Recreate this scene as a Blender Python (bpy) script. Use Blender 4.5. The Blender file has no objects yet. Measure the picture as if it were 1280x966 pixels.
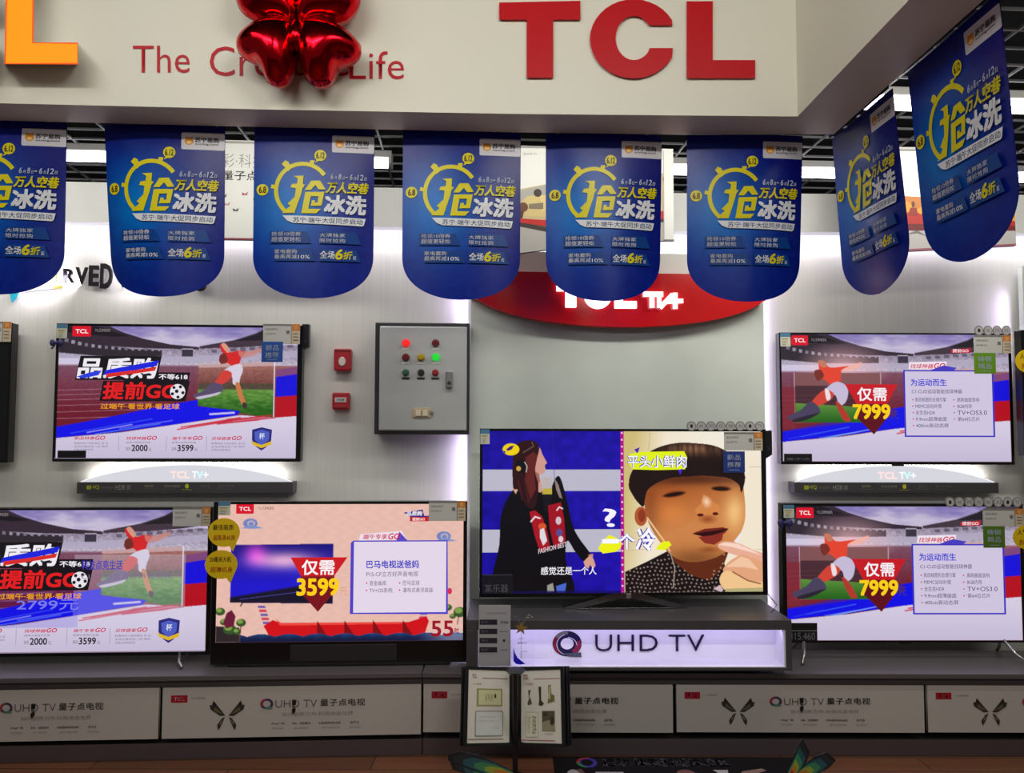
import bpy, bmesh, math, random
import numpy as np
from mathutils import Vector, Matrix
random.seed(7)
S = bpy.context.scene
COL = S.collection

# ------------------------------------------------------------------ camera, world, lights, exposure
CAM_Z = 1.46; FPX = 967.0
PITCH = math.radians(3.0); ROLL = math.radians(0.15)
_R0 = Vector((1, 0, 0)); _U0 = Vector((0, -math.sin(PITCH), math.cos(PITCH))); FWD = Vector((0, math.cos(PITCH), math.sin(PITCH)))
RT = math.cos(ROLL) * _R0 + math.sin(ROLL) * _U0
UP = -math.sin(ROLL) * _R0 + math.cos(ROLL) * _U0
CPOS = Vector((0, 0, CAM_Z))
cd = bpy.data.cameras.new('camera'); cam = bpy.data.objects.new('camera', cd); COL.objects.link(cam)
cd.sensor_fit = 'HORIZONTAL'; cd.angle = 2 * math.atan(640 / FPX); cd.clip_start = 0.05
m = Matrix.Identity(4)
for i in range(3):
    m[i][0] = RT[i]; m[i][1] = UP[i]; m[i][2] = -FWD[i]; m[i][3] = CPOS[i]
cam.matrix_world = m
S.camera = cam
S.view_settings.view_transform = 'Standard'; S.view_settings.look = 'None'
S.view_settings.exposure = 0.0; S.view_settings.gamma = 1.0; S.view_settings.use_curve_mapping = False

w = bpy.data.worlds.new('store_ambience'); S.world = w; w.use_nodes = True
w.node_tree.nodes['Background'].inputs[0].default_value = (0.72, 0.71, 0.66, 1)
w.node_tree.nodes['Background'].inputs[1].default_value = 0.18

def area(name, loc, size, power, color, target=None, rot=None, size_y=None, spread=None):
    l = bpy.data.lights.new(name, 'AREA'); l.energy = power; l.color = color
    l.shape = 'RECTANGLE'; l.size = size; l.size_y = size_y or size
    if spread: l.spread = spread
    o = bpy.data.objects.new(name, l); COL.objects.link(o); o.location = loc
    if target is not None:
        o.rotation_euler = (Vector(target) - Vector(loc)).to_track_quat('-Z', 'Y').to_euler()
    elif rot: o.rotation_euler = rot
    return o
WARM = (1.0, 0.985, 0.92); LILAC = (0.70, 0.60, 1.0)
# ceiling tubes of the aisle in front of the display (above and behind the camera)
for i, (x, y, p) in enumerate([(-2.6, 0.2, 2), (-0.9, 0.2, 22), (0.9, 0.2, 29), (2.6, 0.2, 8), (-1.8, -2.0, 9), (1.8, -2.0, 10)]):
    area('tube_and_fill_light', (x, y, 3.18), 1.25, p, WARM, rot=(math.radians(52), 0, 0), size_y=0.10)
area('tube_and_fill_light', (-1.6, 0.9, 3.18), 1.25, 7, WARM, target=(1.0, 1.8, 2.7), size_y=0.10)  # extra fill light, added only to brighten the band's forward arm
# unseen fill lights added behind the sign band to brighten the display wall
for x in (-2.6, -1.0, 0.5, 1.9):
    area('tube_and_fill_light', (x, 3.02, 2.80), 1.25, 8.5 if x < 1 else 17, WARM, rot=(math.radians(43), 0, 0), size_y=0.08)

# ------------------------------------------------------------------ pixel rays onto real planes
def ray(px, py):
    return (RT * ((px - 640) / FPX) + UP * ((483 - py) / FPX) + FWD)
def atY(px, py, Y):
    d = ray(px, py); return CPOS + d * (Y / d.y)
def atZ(px, py, z):
    d = ray(px, py); return CPOS + d * ((z - CAM_Z) / d.z)
class Plane:
    """A vertical plane; u runs to the right, n points at the viewer."""
    def __init__(s, px, Y, yaw):
        s.yaw = math.radians(yaw); s.o = atY(px, 534, Y)
        s.u = Vector((math.cos(s.yaw), math.sin(s.yaw), 0)); s.n = Vector((math.sin(s.yaw), -math.cos(s.yaw), 0))
    def hit(s, px, py, off=0.0):
        d = ray(px, py); o = s.o + s.n * off
        return CPOS + d * ((o - CPOS).dot(s.n) / d.dot(s.n))
    def box(s, x0, y0, x1, y1, off=0.0):
        """bottom-centre point, width, height of a pixel rectangle lying on the plane"""
        xm, ym = (x0 + x1) / 2, (y0 + y1) / 2
        a, b = s.hit(x0, ym, off), s.hit(x1, ym, off)
        wd = (b - a).dot(s.u); t, bo = s.hit(xm, y0, off), s.hit(xm, y1, off)
        c = (a + b) / 2
        return Vector((c.x, c.y, bo.z)), wd, t.z - bo.z
PL = Plane(588, 4.00, 3.0)       # display wall, left of the middle bay
PR = Plane(957, 4.06, 0.5)       # display wall, right of the middle bay
PC = Plane(588, 3.92, 3.0)       # front of the raised middle panel
PLT = Plane(528, 3.68, 2.6)      # televisions standing on the left counter
PRT = Plane(960, 3.70, 0.7)
PCT = Plane(600, 3.62, 3.0)
PLC = Plane(528, 3.50, 3.0)      # cabinet fronts
PRC = Plane(528, 3.50, 0.0)
PNI = Plane(583, 3.42, 0.4)      # lit niche front

# ------------------------------------------------------------------ materials
def lin(c):
    return tuple(((x / 255) / 12.92 if x / 255 <= 0.04045 else ((x / 255 + 0.055) / 1.055) ** 2.4) for x in c[:3])
MATS = {}
def mat(name, rgb, rough=0.5, metal=0.0, var=0.06, scale=(8, 8, 8), bump=0.0, spec=0.5):
    if name in MATS: return MATS[name]
    M = bpy.data.materials.new(name); M.use_nodes = True; nt = M.node_tree; b = nt.nodes['Principled BSDF']
    b.inputs['Roughness'].default_value = rough; b.inputs['Metallic'].default_value = metal
    b.inputs['Specular IOR Level'].default_value = spec
    c = lin(rgb)
    tc = nt.nodes.new('ShaderNodeTexCoord'); mp = nt.nodes.new('ShaderNodeMapping'); nz = nt.nodes.new('ShaderNodeTexNoise')
    mp.inputs['Scale'].default_value = scale; nz.inputs['Scale'].default_value = 1.0; nz.inputs['Detail'].default_value = 3
    mx = nt.nodes.new('ShaderNodeMix'); mx.data_type = 'RGBA'
    mx.inputs['A'].default_value = (*[x * (1 - var) for x in c], 1); mx.inputs['B'].default_value = (*[min(1, x * (1 + var)) for x in c], 1)
    L = nt.links.new
    L(tc.outputs['Object'], mp.inputs['Vector']); L(mp.outputs[0], nz.inputs['Vector']); L(nz.outputs['Fac'], mx.inputs['Factor'])
    L(mx.outputs['Result'], b.inputs['Base Color'])
    if bump:
        bp = nt.nodes.new('ShaderNodeBump'); bp.inputs['Strength'].default_value = bump; bp.inputs['Distance'].default_value = 0.002
        L(nz.outputs['Fac'], bp.inputs['Height']); L(bp.outputs[0], b.inputs['Normal'])
    MATS[name] = M; return M
def emit(name, rgb, strength):
    if name in MATS: return MATS[name]
    M = bpy.data.materials.new(name); M.use_nodes = True; b = M.node_tree.nodes['Principled BSDF']
    b.inputs['Base Color'].default_value = (0.02, 0.02, 0.02, 1); b.inputs['Specular IOR Level'].default_value = 0.1
    b.inputs['Emission Color'].default_value = (*lin(rgb), 1); b.inputs['Emission Strength'].default_value = strength
    MATS[name] = M; return M
def attr_mat(name, rough=0.5, glow=False, spec=0.5, alpha=None, strength=1.0):
    if name in MATS: return MATS[name]
    M = bpy.data.materials.new(name); M.use_nodes = True; nt = M.node_tree; b = nt.nodes['Principled BSDF']
    b.inputs['Roughness'].default_value = rough; b.inputs['Specular IOR Level'].default_value = spec
    a = nt.nodes.new('ShaderNodeAttribute'); a.attribute_name = 'ink'
    if glow:
        b.inputs['Base Color'].default_value = (0.006, 0.006, 0.007, 1)
        nt.links.new(a.outputs['Color'], b.inputs['Emission Color']); b.inputs['Emission Strength'].default_value = strength
        M.cycles.emission_sampling = 'NONE'
    else:
        nt.links.new(a.outputs['Color'], b.inputs['Base Color'])
    if alpha is not None: b.inputs['Alpha'].default_value = alpha
    MATS[name] = M; return M
PRINT = attr_mat('printed_paper', 0.55, spec=0.3)
GLOSS = attr_mat('glossy_print', 0.26, spec=0.16)
SATIN = attr_mat('satin_vinyl', 0.4, spec=0.2)
SCREEN = attr_mat('lit_screen', 0.18, glow=True, spec=0.35)
BLACK = mat('black_plastic', (16, 15, 17), 0.35)
BEZEL = mat('gloss_black_bezel', (10, 9, 11), 0.2)
DARK = mat('charcoal_laminate', (84, 78, 80), 0.42, scale=(3, 60, 60))
SILVER = mat('silver_metal', (175, 172, 172), 0.3, metal=0.9)
CHROME = mat('dark_chrome', (120, 118, 122), 0.18, metal=1.0)
GREYM = mat('grey_enamel', (182, 183, 180), 0.38, metal=0.2)
DKFRAME = mat('dark_grey_enamel', (46, 44, 46), 0.4)
REDP = mat('red_plastic', (165, 22, 34), 0.35)
WHITEP = mat('white_plastic', (215, 213, 208), 0.4)

# ------------------------------------------------------------------ object helpers
def link(name, me, parent=None, mats=()):
    o = bpy.data.objects.new(name, me); COL.objects.link(o)
    for k in mats: me.materials.append(k)
    if parent is not None: o.parent = parent
    return o
def tag(o, label=None, cat=None, group=None, kind=None):
    if label: o['label'] = label
    if cat: o['category'] = cat
    if group: o['group'] = group
    if kind: o['kind'] = kind
    return o
def thing(name, label, cat, loc=(0, 0, 0), yaw=0.0, group=None):
    o = bpy.data.objects.new(name, None); COL.objects.link(o); o.empty_display_size = 0.05
    o.location = loc; o.rotation_euler = (0, 0, yaw)
    return tag(o, label, cat, group)
def box(bm, x0, y0, z0, x1, y1, z1, bev=0.0):
    vs = [bm.verts.new((x, y, z)) for x in (x0, x1) for y in (y0, y1) for z in (z0, z1)]
    fs = [(0, 1, 3, 2), (4, 6, 7, 5), (0, 4, 5, 1), (2, 3, 7, 6), (0, 2, 6, 4), (1, 5, 7, 3)]
    f = [bm.faces.new([vs[i] for i in q]) for q in fs]
    if bev:
        es = list({e for q in f for e in q.edges})
        bmesh.ops.bevel(bm, geom=es, offset=bev, segments=2, affect='EDGES', profile=0.6)
def cyl(bm, p, q, r0, r1=None, n=20, cap=True):
    p, q = Vector(p), Vector(q); r1 = r0 if r1 is None else r1
    d = (q - p).normalized(); a = d.orthogonal().normalized(); b = d.cross(a)
    A, B = [], []
    for i in range(n):
        t = 2 * math.pi * i / n; v = a * math.cos(t) + b * math.sin(t)
        A.append(bm.verts.new(p + v * r0)); B.append(bm.verts.new(q + v * r1))
    for i in range(n):
        j = (i + 1) % n; bm.faces.new((A[i], A[j], B[j], B[i]))
    if cap: bm.faces.new(A[::-1]); bm.faces.new(B)
def tube(bm, pts, r, n=8):
    pts = [Vector(p) for p in pts]; rings = []
    for i, p in enumerate(pts):
        d = (pts[min(i + 1, len(pts) - 1)] - pts[max(i - 1, 0)]).normalized()
        ref = Vector((0, 0, 1)) if abs(d.z) < 0.9 else Vector((1, 0, 0))
        a = d.cross(ref).normalized(); b = d.cross(a)
        rings.append([bm.verts.new(p + (a * math.cos(2 * math.pi * k / n) + b * math.sin(2 * math.pi * k / n)) * r) for k in range(n)])
    for A, B in zip(rings, rings[1:]):
        for k in range(n): bm.faces.new((A[k], A[(k + 1) % n], B[(k + 1) % n], B[k]))
    bm.faces.new(rings[0][::-1]); bm.faces.new(rings[-1])
def prism(bm, pts, y0, y1):
    """outline in x,z pushed from depth y0 (front) to y1"""
    A = [bm.verts.new((x, y0, z)) for x, z in pts]; B = [bm.verts.new((x, y1, z)) for x, z in pts]
    bm.faces.new(A); bm.faces.new(B[::-1])
    for i in range(len(pts)):
        j = (i + 1) % len(pts); bm.faces.new((A[j], A[i], B[i], B[j]))
def fin(bm, name, mt, parent=None, smooth=False, auto=None):
    bmesh.ops.recalc_face_normals(bm, faces=bm.faces)
    me = bpy.data.meshes.new(name); bm.to_mesh(me); bm.free()
    if smooth: me.shade_smooth()
    o = link(name, me, parent, [mt])
    return o
def boxo(name, mt, parent, x0, y0, z0, x1, y1, z1, bev=0.003):
    bm = bmesh.new(); box(bm, x0, y0, z0, x1, y1, z1, bev); return fin(bm, name, mt, parent)
def copy_tree(o, parent=None):
    c = o.copy(); COL.objects.link(c); c.parent = parent
    for ch in list(o.children): copy_tree(ch, c)
    return c

# ------------------------------------------------------------------ lettering outlines (Blender's built-in typeface)
_tc = bpy.data.curves.new('lettering_source', 'FONT'); _to = bpy.data.objects.new('lettering_source', _tc)
COL.objects.link(_to); _tc.resolution_u = 3
_TX = {}
def glyphs(s, bold=0.0, shear=0.0, extrude=0.0, space=1.0):
    k = (s, bold, shear, extrude, space)
    if k not in _TX:
        _tc.body = s; _tc.offset = bold; _tc.shear = shear; _tc.extrude = extrude; _tc.space_character = space
        bpy.context.view_layer.update()
        dg = bpy.context.evaluated_depsgraph_get(); e = _to.evaluated_get(dg); me = e.to_mesh()
        v = np.empty(len(me.vertices) * 3, np.float32); me.vertices.foreach_get('co', v); v = v.reshape(-1, 3).astype(float)
        f = [tuple(p.vertices) for p in me.polygons]
        e.to_mesh_clear()
        mn, mx = v.min(0), v.max(0); v[:, :2] = (v[:, :2] - mn[:2]) / np.maximum(mx[:2] - mn[:2], 1e-6)
        _TX[k] = (v, f, (mx[0] - mn[0]) / max(mx[1] - mn[1], 1e-6))
    return _TX[k]

class Art:
    """Flat coloured shapes laid on a face. Coordinates are in the pixel frame of that face; each call lies a hair above the last."""
    STEP = 0.00022
    def __init__(s, fr, wd, ht, base=0.0):
        s.x0, s.y0, s.x1, s.y1 = fr; s.w, s.h = wd, ht
        s.V, s.C, s.F, s.n, s.z = [], [], [], 0, base
    def loc(s, p):
        p = np.asarray(p, float)
        return np.stack([(p[:, 0] - s.x0) / (s.x1 - s.x0) * s.w - s.w / 2, (s.y1 - p[:, 1]) / (s.y1 - s.y0) * s.h], 1)
    def add(s, xy, h, col, faces):
        n = len(xy); hh = np.full(n, h) if np.isscalar(h) else h
        s.V.append(np.column_stack([xy, hh])); c = np.asarray(col, float)
        if c.ndim == 1: c = np.tile(c, (n, 1))
        s.C.append(c); s.F += [tuple(i + s.n for i in f) for f in faces]; s.n += n
    def up(s): s.z += s.STEP; return s.z
    def poly(s, pts, col): s.add(s.loc(pts), s.up(), lin(col), [tuple(range(len(pts)))[::-1]]); return s
    def rect(s, x0, y0, x1, y1, col): return s.poly([(x0, y0), (x1, y0), (x1, y1), (x0, y1)], col)
    def ell(s, cx, cy, rx, ry, col, n=24):
        return s.poly([(cx + rx * math.cos(2 * math.pi * i / n), cy + ry * math.sin(2 * math.pi * i / n)) for i in range(n)], col)
    def rrect(s, x0, y0, x1, y1, r, col):
        pts = []
        for cx, cy, a in ((x1 - r, y0 + r, -90), (x1 - r, y1 - r, 0), (x0 + r, y1 - r, 90), (x0 + r, y0 + r, 180)):
            pts += [(cx + r * math.cos(math.radians(a + k * 22.5)), cy + r * math.sin(math.radians(a + k * 22.5))) for k in range(5)]
        return s.poly(pts, col)
    def stroke(s, pts, wd, col, closed=False):
        p = [Vector(q).to_2d() if len(q) > 2 else Vector(q) for q in pts]; A, B = [], []
        n = len(p)
        for i in range(n):
            a = p[(i - 1) % n] if (closed or i) else p[i]; b = p[(i + 1) % n] if (closed or i < n - 1) else p[i]
            d = (b - a).normalized(); nn = Vector((-d.y, d.x)) * wd / 2
            A.append(tuple(p[i] + nn)); B.append(tuple(p[i] - nn))
        m2 = n if closed else n - 1
        s.add(s.loc(A + B), s.up(), lin(col), [(i, (i + 1) % n, n + (i + 1) % n, n + i) for i in range(m2)]); return s
    def arc(s, cx, cy, r, a0, a1, wd, col, n=28, ry=None):
        ry = ry or r
        return s.stroke([(cx + r * math.cos(math.radians(a0 + (a1 - a0) * i / n)), cy + ry * math.sin(math.radians(a0 + (a1 - a0) * i / n))) for i in range(n + 1)], wd, col)
    def text(s, t, x0, y0, x1, y1, col, bold=0.0, shear=0.0, space=1.0, skew=0.0):
        cjk = bold > 0
        v, f, _ = glyphs(t, 0.0 if cjk else bold, shear, 0.0, space); h = s.up()
        e = bold * 0.62 * (y1 - y0) if cjk else 0.0
        for ox, oy in (((-1, -1), (1, -1), (-1, 1), (1, 1)) if cjk else ((0, 0),)):
            px = np.column_stack([x0 + e + v[:, 0] * (x1 - x0 - 2 * e) + ox * e, y1 - e - v[:, 1] * (y1 - y0 - 2 * e) + skew * v[:, 0] + oy * e])
            s.add(s.loc(px), h, lin(col), f)
        return s
    def text3(s, t, x0, y0, x1, y1, col, depth, bold=0.0, shear=0.0, space=1.0):
        v, f, _ = glyphs(t, bold, shear, 0.5, space)
        px = np.column_stack([x0 + v[:, 0] * (x1 - x0), y1 - v[:, 1] * (y1 - y0)])
        s.add(s.loc(px), s.z + (v[:, 2] + 0.5) * depth, lin(col), f); return s
    def solid(s, pts, col, h0, h1, front=None):
        n = len(pts); xy = s.loc(pts)
        s.add(xy, h1, lin(front or col), [tuple(range(n))[::-1]])
        s.add(np.vstack([xy, xy]), np.r_[np.full(n, h0), np.full(n, h1)], lin(col),
              [(i, (i + 1) % n, n + (i + 1) % n, n + i) for i in range(n)] + [tuple(range(n))])
        s.z = max(s.z, h1); return s
    def slab(s, col, t, side=None):
        return s.solid([(s.x0, s.y0), (s.x1, s.y0), (s.x1, s.y1), (s.x0, s.y1)], side or col, s.z, s.z + t, col)
    def pic(s, P):
        ny, nx = P.X.shape; gx, gy = np.meshgrid(np.linspace(s.x0, s.x1, nx), np.linspace(s.y0, s.y1, ny))
        im = np.clip(P.im, 0, 255) / 255.0
        im = np.where(im <= 0.04045, im / 12.92, ((im + 0.055) / 1.055) ** 2.4)
        idx = np.arange(nx * ny).reshape(ny, nx)
        q = np.stack([idx[:-1, :-1], idx[1:, :-1], idx[1:, 1:], idx[:-1, 1:]], -1).reshape(-1, 4)
        xy = s.loc(np.column_stack([gx.ravel(), gy.ravel()]))
        n0 = s.n; s.V.append(np.column_stack([xy, np.full(len(xy), s.up())])); s.C.append(im.reshape(-1, 3)); s.n += len(xy)
        s.F.append(q + n0); return s
    def sliced(s, xs):
        """cut every shape but the picture grid along upright lines so that it can follow a bent sheet"""
        b2 = bmesh.new(); V = np.vstack(s.V); C = np.vstack(s.C); cl = b2.verts.layers.float_vector.new('ink'); used = {}
        keep = []
        for f in s.F:
            if isinstance(f, np.ndarray): keep.append(f); continue
            vs = []
            for i in f:
                if i not in used:
                    used[i] = b2.verts.new(V[i]); used[i][cl] = C[i]
                vs.append(used[i])
            try: b2.faces.new(vs)
            except ValueError: pass
        for x in xs:
            bmesh.ops.bisect_plane(b2, geom=b2.verts[:] + b2.edges[:] + b2.faces[:], dist=1e-6, plane_co=(x, 0, 0), plane_no=(1, 0, 0))
        b2.verts.index_update(); n0 = len(V)
        nv = np.array([v.co[:] for v in b2.verts]); nc = np.array([v[cl][:] for v in b2.verts])
        s.V = [V, nv]; s.C = [C, nc]; s.F = keep + [tuple(v.index + n0 for v in f.verts) for f in b2.faces]; s.n = n0 + len(nv); b2.free(); return s
    def build(s, name, mt, parent=None, surf=None):
        V = np.vstack(s.V); C = np.vstack(s.C)
        co = np.column_stack([V[:, 0], -V[:, 2], V[:, 1]]) if surf is None else surf(V[:, 0], V[:, 1], V[:, 2])
        me = bpy.data.meshes.new(name)
        lv, ls = [], []
        for f in s.F:
            if isinstance(f, np.ndarray): lv.append(f.ravel()); ls.append(np.full(len(f), 4))
            else: lv.append(np.array(f)); ls.append(np.array([len(f)]))
        lv = np.concatenate(lv).astype(np.int32); lt = np.concatenate(ls).astype(np.int32)
        me.vertices.add(len(co)); me.vertices.foreach_set('co', co.astype(np.float32).ravel())
        me.loops.add(len(lv)); me.loops.foreach_set('vertex_index', lv)
        me.polygons.add(len(lt)); me.polygons.foreach_set('loop_start', np.r_[0, np.cumsum(lt)[:-1]].astype(np.int32))
        me.polygons.foreach_set('loop_total', lt)
        me.update(calc_edges=True)
        a = me.color_attributes.new('ink', 'FLOAT_COLOR', 'POINT')
        a.data.foreach_set('color', np.column_stack([C, np.ones(len(C))]).astype(np.float32).ravel())
        me.validate()
        return link(name, me, parent, [mt])

def _hash(ix, iy, sd):
    h = (ix * 374761393 + iy * 668265263 + sd * 974711) & 0x7fffffff
    h = ((h ^ (h >> 13)) * 1274126177) & 0x7fffffff
    return ((h ^ (h >> 16)) & 0xffff) / 65535.0
def vnoise(x, y, sd=1):
    ix, iy = np.floor(x).astype(np.int64), np.floor(y).astype(np.int64); fx, fy = x - ix, y - iy
    fx, fy = fx * fx * (3 - 2 * fx), fy * fy * (3 - 2 * fy)
    a = _hash(ix, iy, sd); b = _hash(ix + 1, iy, sd); c = _hash(ix, iy + 1, sd); d = _hash(ix + 1, iy + 1, sd)
    return (a * (1 - fx) + b * fx) * (1 - fy) + (c * (1 - fx) + d * fx) * fy
class Pic:
    """A picture shown by a screen or printed on a sheet, painted on a grid of points."""
    def __init__(s, fr, res=1.25, col=(0, 0, 0)):
        x0, y0, x1, y1 = fr; s.fr = fr
        s.nx, s.ny = int((x1 - x0) * res) + 1, int((y1 - y0) * res) + 1
        s.frame(*fr); s.im = np.ones((s.ny, s.nx, 3)) * np.array(col, float)
    def frame(s, x0, y0, x1, y1):
        s.X, s.Y = np.meshgrid(np.linspace(x0, x1, s.nx), np.linspace(y0, y1, s.ny)); s.d = (x1 - x0) / s.nx
    def put(s, mk, col, a=1.0):
        k = np.clip(mk * a, 0, 1)[..., None]
        s.im = s.im * (1 - k) + (np.array(col, float) if not isinstance(col, np.ndarray) else col) * k; return s
    def pm(s, pts):
        acc = 0
        for ox, oy in ((-.25, -.25), (.25, .25), (-.25, .25), (.25, -.25)):
            X, Y = s.X + ox * s.d, s.Y + oy * s.d; ins = np.zeros(X.shape, bool)
            for (ax, ay), (bx, by) in zip(pts, pts[1:] + pts[:1]):
                if ay == by: continue
                c = (ay > Y) != (by > Y); ins ^= c & (X < (bx - ax) * (Y - ay) / (by - ay) + ax)
            acc = acc + ins
        return acc / 4.0
    def poly(s, pts, col, a=1.0): return s.put(s.pm(list(pts)), col, a)
    def rect(s, x0, y0, x1, y1, col, a=1.0): return s.poly([(x0, y0), (x1, y0), (x1, y1), (x0, y1)], col, a)
    def em(s, cx, cy, rx, ry, rot=0.0, soft=None):
        c, sn = math.cos(math.radians(rot)), math.sin(math.radians(rot))
        x, y = s.X - cx, s.Y - cy; u, v = (x * c + y * sn) / rx, (-x * sn + y * c) / ry
        r = np.sqrt(u * u + v * v); soft = soft or s.d / min(rx, ry)
        return np.clip((1 - r) / soft + 0.5 * (soft < 0.6), 0, 1)
    def ell(s, cx, cy, rx, ry, col, a=1.0, rot=0.0, soft=None): return s.put(s.em(cx, cy, rx, ry, rot, soft), col, a)
    def line(s, pts, wd, col, a=1.0):
        best = None
        for (ax, ay), (bx, by) in zip(pts, pts[1:]):
            dx, dy = bx - ax, by - ay; L = dx * dx + dy * dy + 1e-9
            t = np.clip(((s.X - ax) * dx + (s.Y - ay) * dy) / L, 0, 1)
            dd = np.hypot(s.X - ax - t * dx, s.Y - ay - t * dy); best = dd if best is None else np.minimum(best, dd)
        return s.put(np.clip((wd / 2 - best) / s.d + 0.5, 0, 1), col, a)
def cr(pts, k=5):
    P = [np.array(p, float) for p in pts]; n = len(P); out = []
    for i in range(n):
        a, b, c, d = P[i - 1], P[i], P[(i + 1) % n], P[(i + 2) % n]
        for j in range(k):
            t = j / k; out.append(tuple(0.5 * (2 * b + (c - a) * t + (2 * a - 5 * b + 4 * c - d) * t * t + (3 * b - a - 3 * c + d) * t ** 3)))
    return out
def lerp(a, b, t):
    t = np.clip(t, 0, 1)[..., None]; return np.array(a, float) * (1 - t) + np.array(b, float) * t
# ================================================================== STRUCTURE
def poly_wall(name, pts, z0, z1, thick, mt, parent=None, off=0.0):
    """upright slab following a plan polyline of (point, normal)"""
    bm = bmesh.new(); A, B, C2, D = [], [], [], []
    for p, n in pts:
        f = p + n * off; b = f - n * thick
        A.append(bm.verts.new((f.x, f.y, z0))); B.append(bm.verts.new((f.x, f.y, z1)))
        C2.append(bm.verts.new((b.x, b.y, z0))); D.append(bm.verts.new((b.x, b.y, z1)))
    for i in range(len(pts) - 1):
        j = i + 1
        bm.faces.new((A[i], A[j], B[j], B[i])); bm.faces.new((C2[j], C2[i], D[i], D[j]))
        bm.faces.new((B[i], B[j], D[j], D[i])); bm.faces.new((A[j], A[i], C2[i], C2[j]))
    bm.faces.new((A[0], B[0], D[0], C2[0])); bm.faces.new((A[-1], C2[-1], D[-1], B[-1]))
    return fin(bm, name, mt, parent)
def structure(o): o['kind'] = 'structure'; return o

# floor: dark wood boards running left to right
M = bpy.data.materials.new('wood_floor'); M.use_nodes = True; nt = M.node_tree; bs = nt.nodes['Principled BSDF']; L = nt.links.new
tc = nt.nodes.new('ShaderNodeTexCoord'); br = nt.nodes.new('ShaderNodeTexBrick'); mp = nt.nodes.new('ShaderNodeMapping'); nz = nt.nodes.new('ShaderNodeTexNoise'); mx = nt.nodes.new('ShaderNodeMix')
br.inputs['Scale'].default_value = 1; br.inputs['Brick Width'].default_value = 1.2; br.inputs['Row Height'].default_value = 0.13; br.inputs['Mortar Size'].default_value = 0.002
br.inputs['Color1'].default_value = (*lin((142, 90, 64)), 1); br.inputs['Color2'].default_value = (*lin((118, 76, 54)), 1); br.inputs['Mortar'].default_value = (*lin((40, 26, 20)), 1)
mp.inputs['Scale'].default_value = (3, 60, 1); nz.inputs['Detail'].default_value = 4; nz.inputs['Scale'].default_value = 1
mx.data_type = 'RGBA'; mx.blend_type = 'MULTIPLY'; mx.inputs['Factor'].default_value = 0.6
L(tc.outputs['Object'], br.inputs['Vector']); L(tc.outputs['Object'], mp.inputs['Vector']); L(mp.outputs[0], nz.inputs['Vector'])
L(br.outputs['Color'], mx.inputs['A']); L(nz.outputs['Color'], mx.inputs['B']); L(mx.outputs['Result'], bs.inputs['Base Color']); bs.inputs['Roughness'].default_value = 0.4
bm = bmesh.new(); box(bm, -5, -4, -0.05, 6, 10, 0); structure(fin(bm, 'floor', M))

# ceiling: black void with an open white cell grid, turned like the store behind
bm = bmesh.new(); box(bm, -7, -4, 3.75, 8, 11, 3.85)
ceil = structure(fin(bm, 'ceiling', mat('ceiling_black', (14, 14, 15), 0.9)))
bm = bmesh.new(); GY = math.radians(3.4); cg, sg = math.cos(GY), math.sin(GY)
def gpt(a, b): return Vector((a * cg - b * sg, 3.0 + a * sg + b * cg, 0))
def gbar(a0, b0, a1, b1, wd):
    p, q = gpt(a0, b0), gpt(a1, b1); d = (q - p).normalized(); nn = Vector((-d.y, d.x, 0)) * wd / 2
    vs = [bm.verts.new((v.x, v.y, z)) for z in (3.25, 3.262) for v in (p - nn, q - nn, q + nn, p + nn)]
    for f in ((3, 2, 1, 0), (4, 5, 6, 7), (0, 1, 5, 4), (1, 2, 6, 5), (2, 3, 7, 6), (3, 0, 4, 7)): bm.faces.new([vs[i] for i in f])
for k in range(33): gbar(-5.5, 0.10 + k * 0.165, 6.5, 0.10 + k * 0.165, 0.010)
for k in range(44): gbar(-5.4 + k * 0.275, -0.2, -5.4 + k * 0.275, 5.6, 0.011)
fin(bm, 'grid', mat('grid_white', (118, 118, 118), 0.5), ceil)

# far wall of the store, seen only as darkness over the display wall
bm = bmesh.new(); box(bm, -7, 9.0, 0, 8, 9.1, 3.75); structure(fin(bm, 'wall_far', mat('far_wall_dark', (20, 20, 21), 0.9)))

# display wall: papered front, recess with LED light, header above
p0, p1, p2, p3 = PL.hit(-330, 500), PL.hit(957, 500), PR.hit(959, 500), PR.hit(1560, 500)
WPTS = [(Vector((p0.x, p0.y, 0)), PL.n), (Vector((p1.x, p1.y, 0)), PL.n), (Vector((p2.x, p2.y, 0)), PR.n), (Vector((p3.x, p3.y, 0)), PR.n)]
WALLP = mat('ribbed_wallpaper', (205, 202, 194), 0.6, var=0.10, scale=(190, 190, 1.2), bump=0.25)
structure(poly_wall('wall_back', WPTS, 0.0, 2.385, 0.12, WALLP))
structure(poly_wall('trim_1', WPTS, 2.487, 2.69, 0.18, mat('header_grey_white', (226, 227, 222), 0.6), off=0.05))
structure(poly_wall('trim_2', WPTS, 2.375, 2.505, 0.06, emit('cove_glow', (238, 232, 255), 1.25), off=-0.02))
for k, (a, b) in enumerate(((WPTS[0], WPTS[1]), (WPTS[2], WPTS[3]))):
    mid = (a[0] + b[0]) / 2; ln = (b[0] - a[0]).length
    o = area('cove_light', (mid.x + a[1].x * 0.042, mid.y + a[1].y * 0.042, 2.482), ln, 3.2 * ln, (0.88, 0.85, 1.0), target=(mid.x - a[1].x * 0.02, mid.y - a[1].y * 0.02, 2.0), size_y=0.02)
    d = -Vector((0, 0, 1)) * 1.0 - a[1] * 0.05
    zq = -d.normalized(); xq = (b[0] - a[0]).normalized(); yq = zq.cross(xq)
    o.matrix_world = Matrix(((xq.x, yq.x, zq.x, o.location.x), (xq.y, yq.y, zq.y, o.location.y), (xq.z, yq.z, zq.z, o.location.z), (0, 0, 0, 1)))

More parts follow.
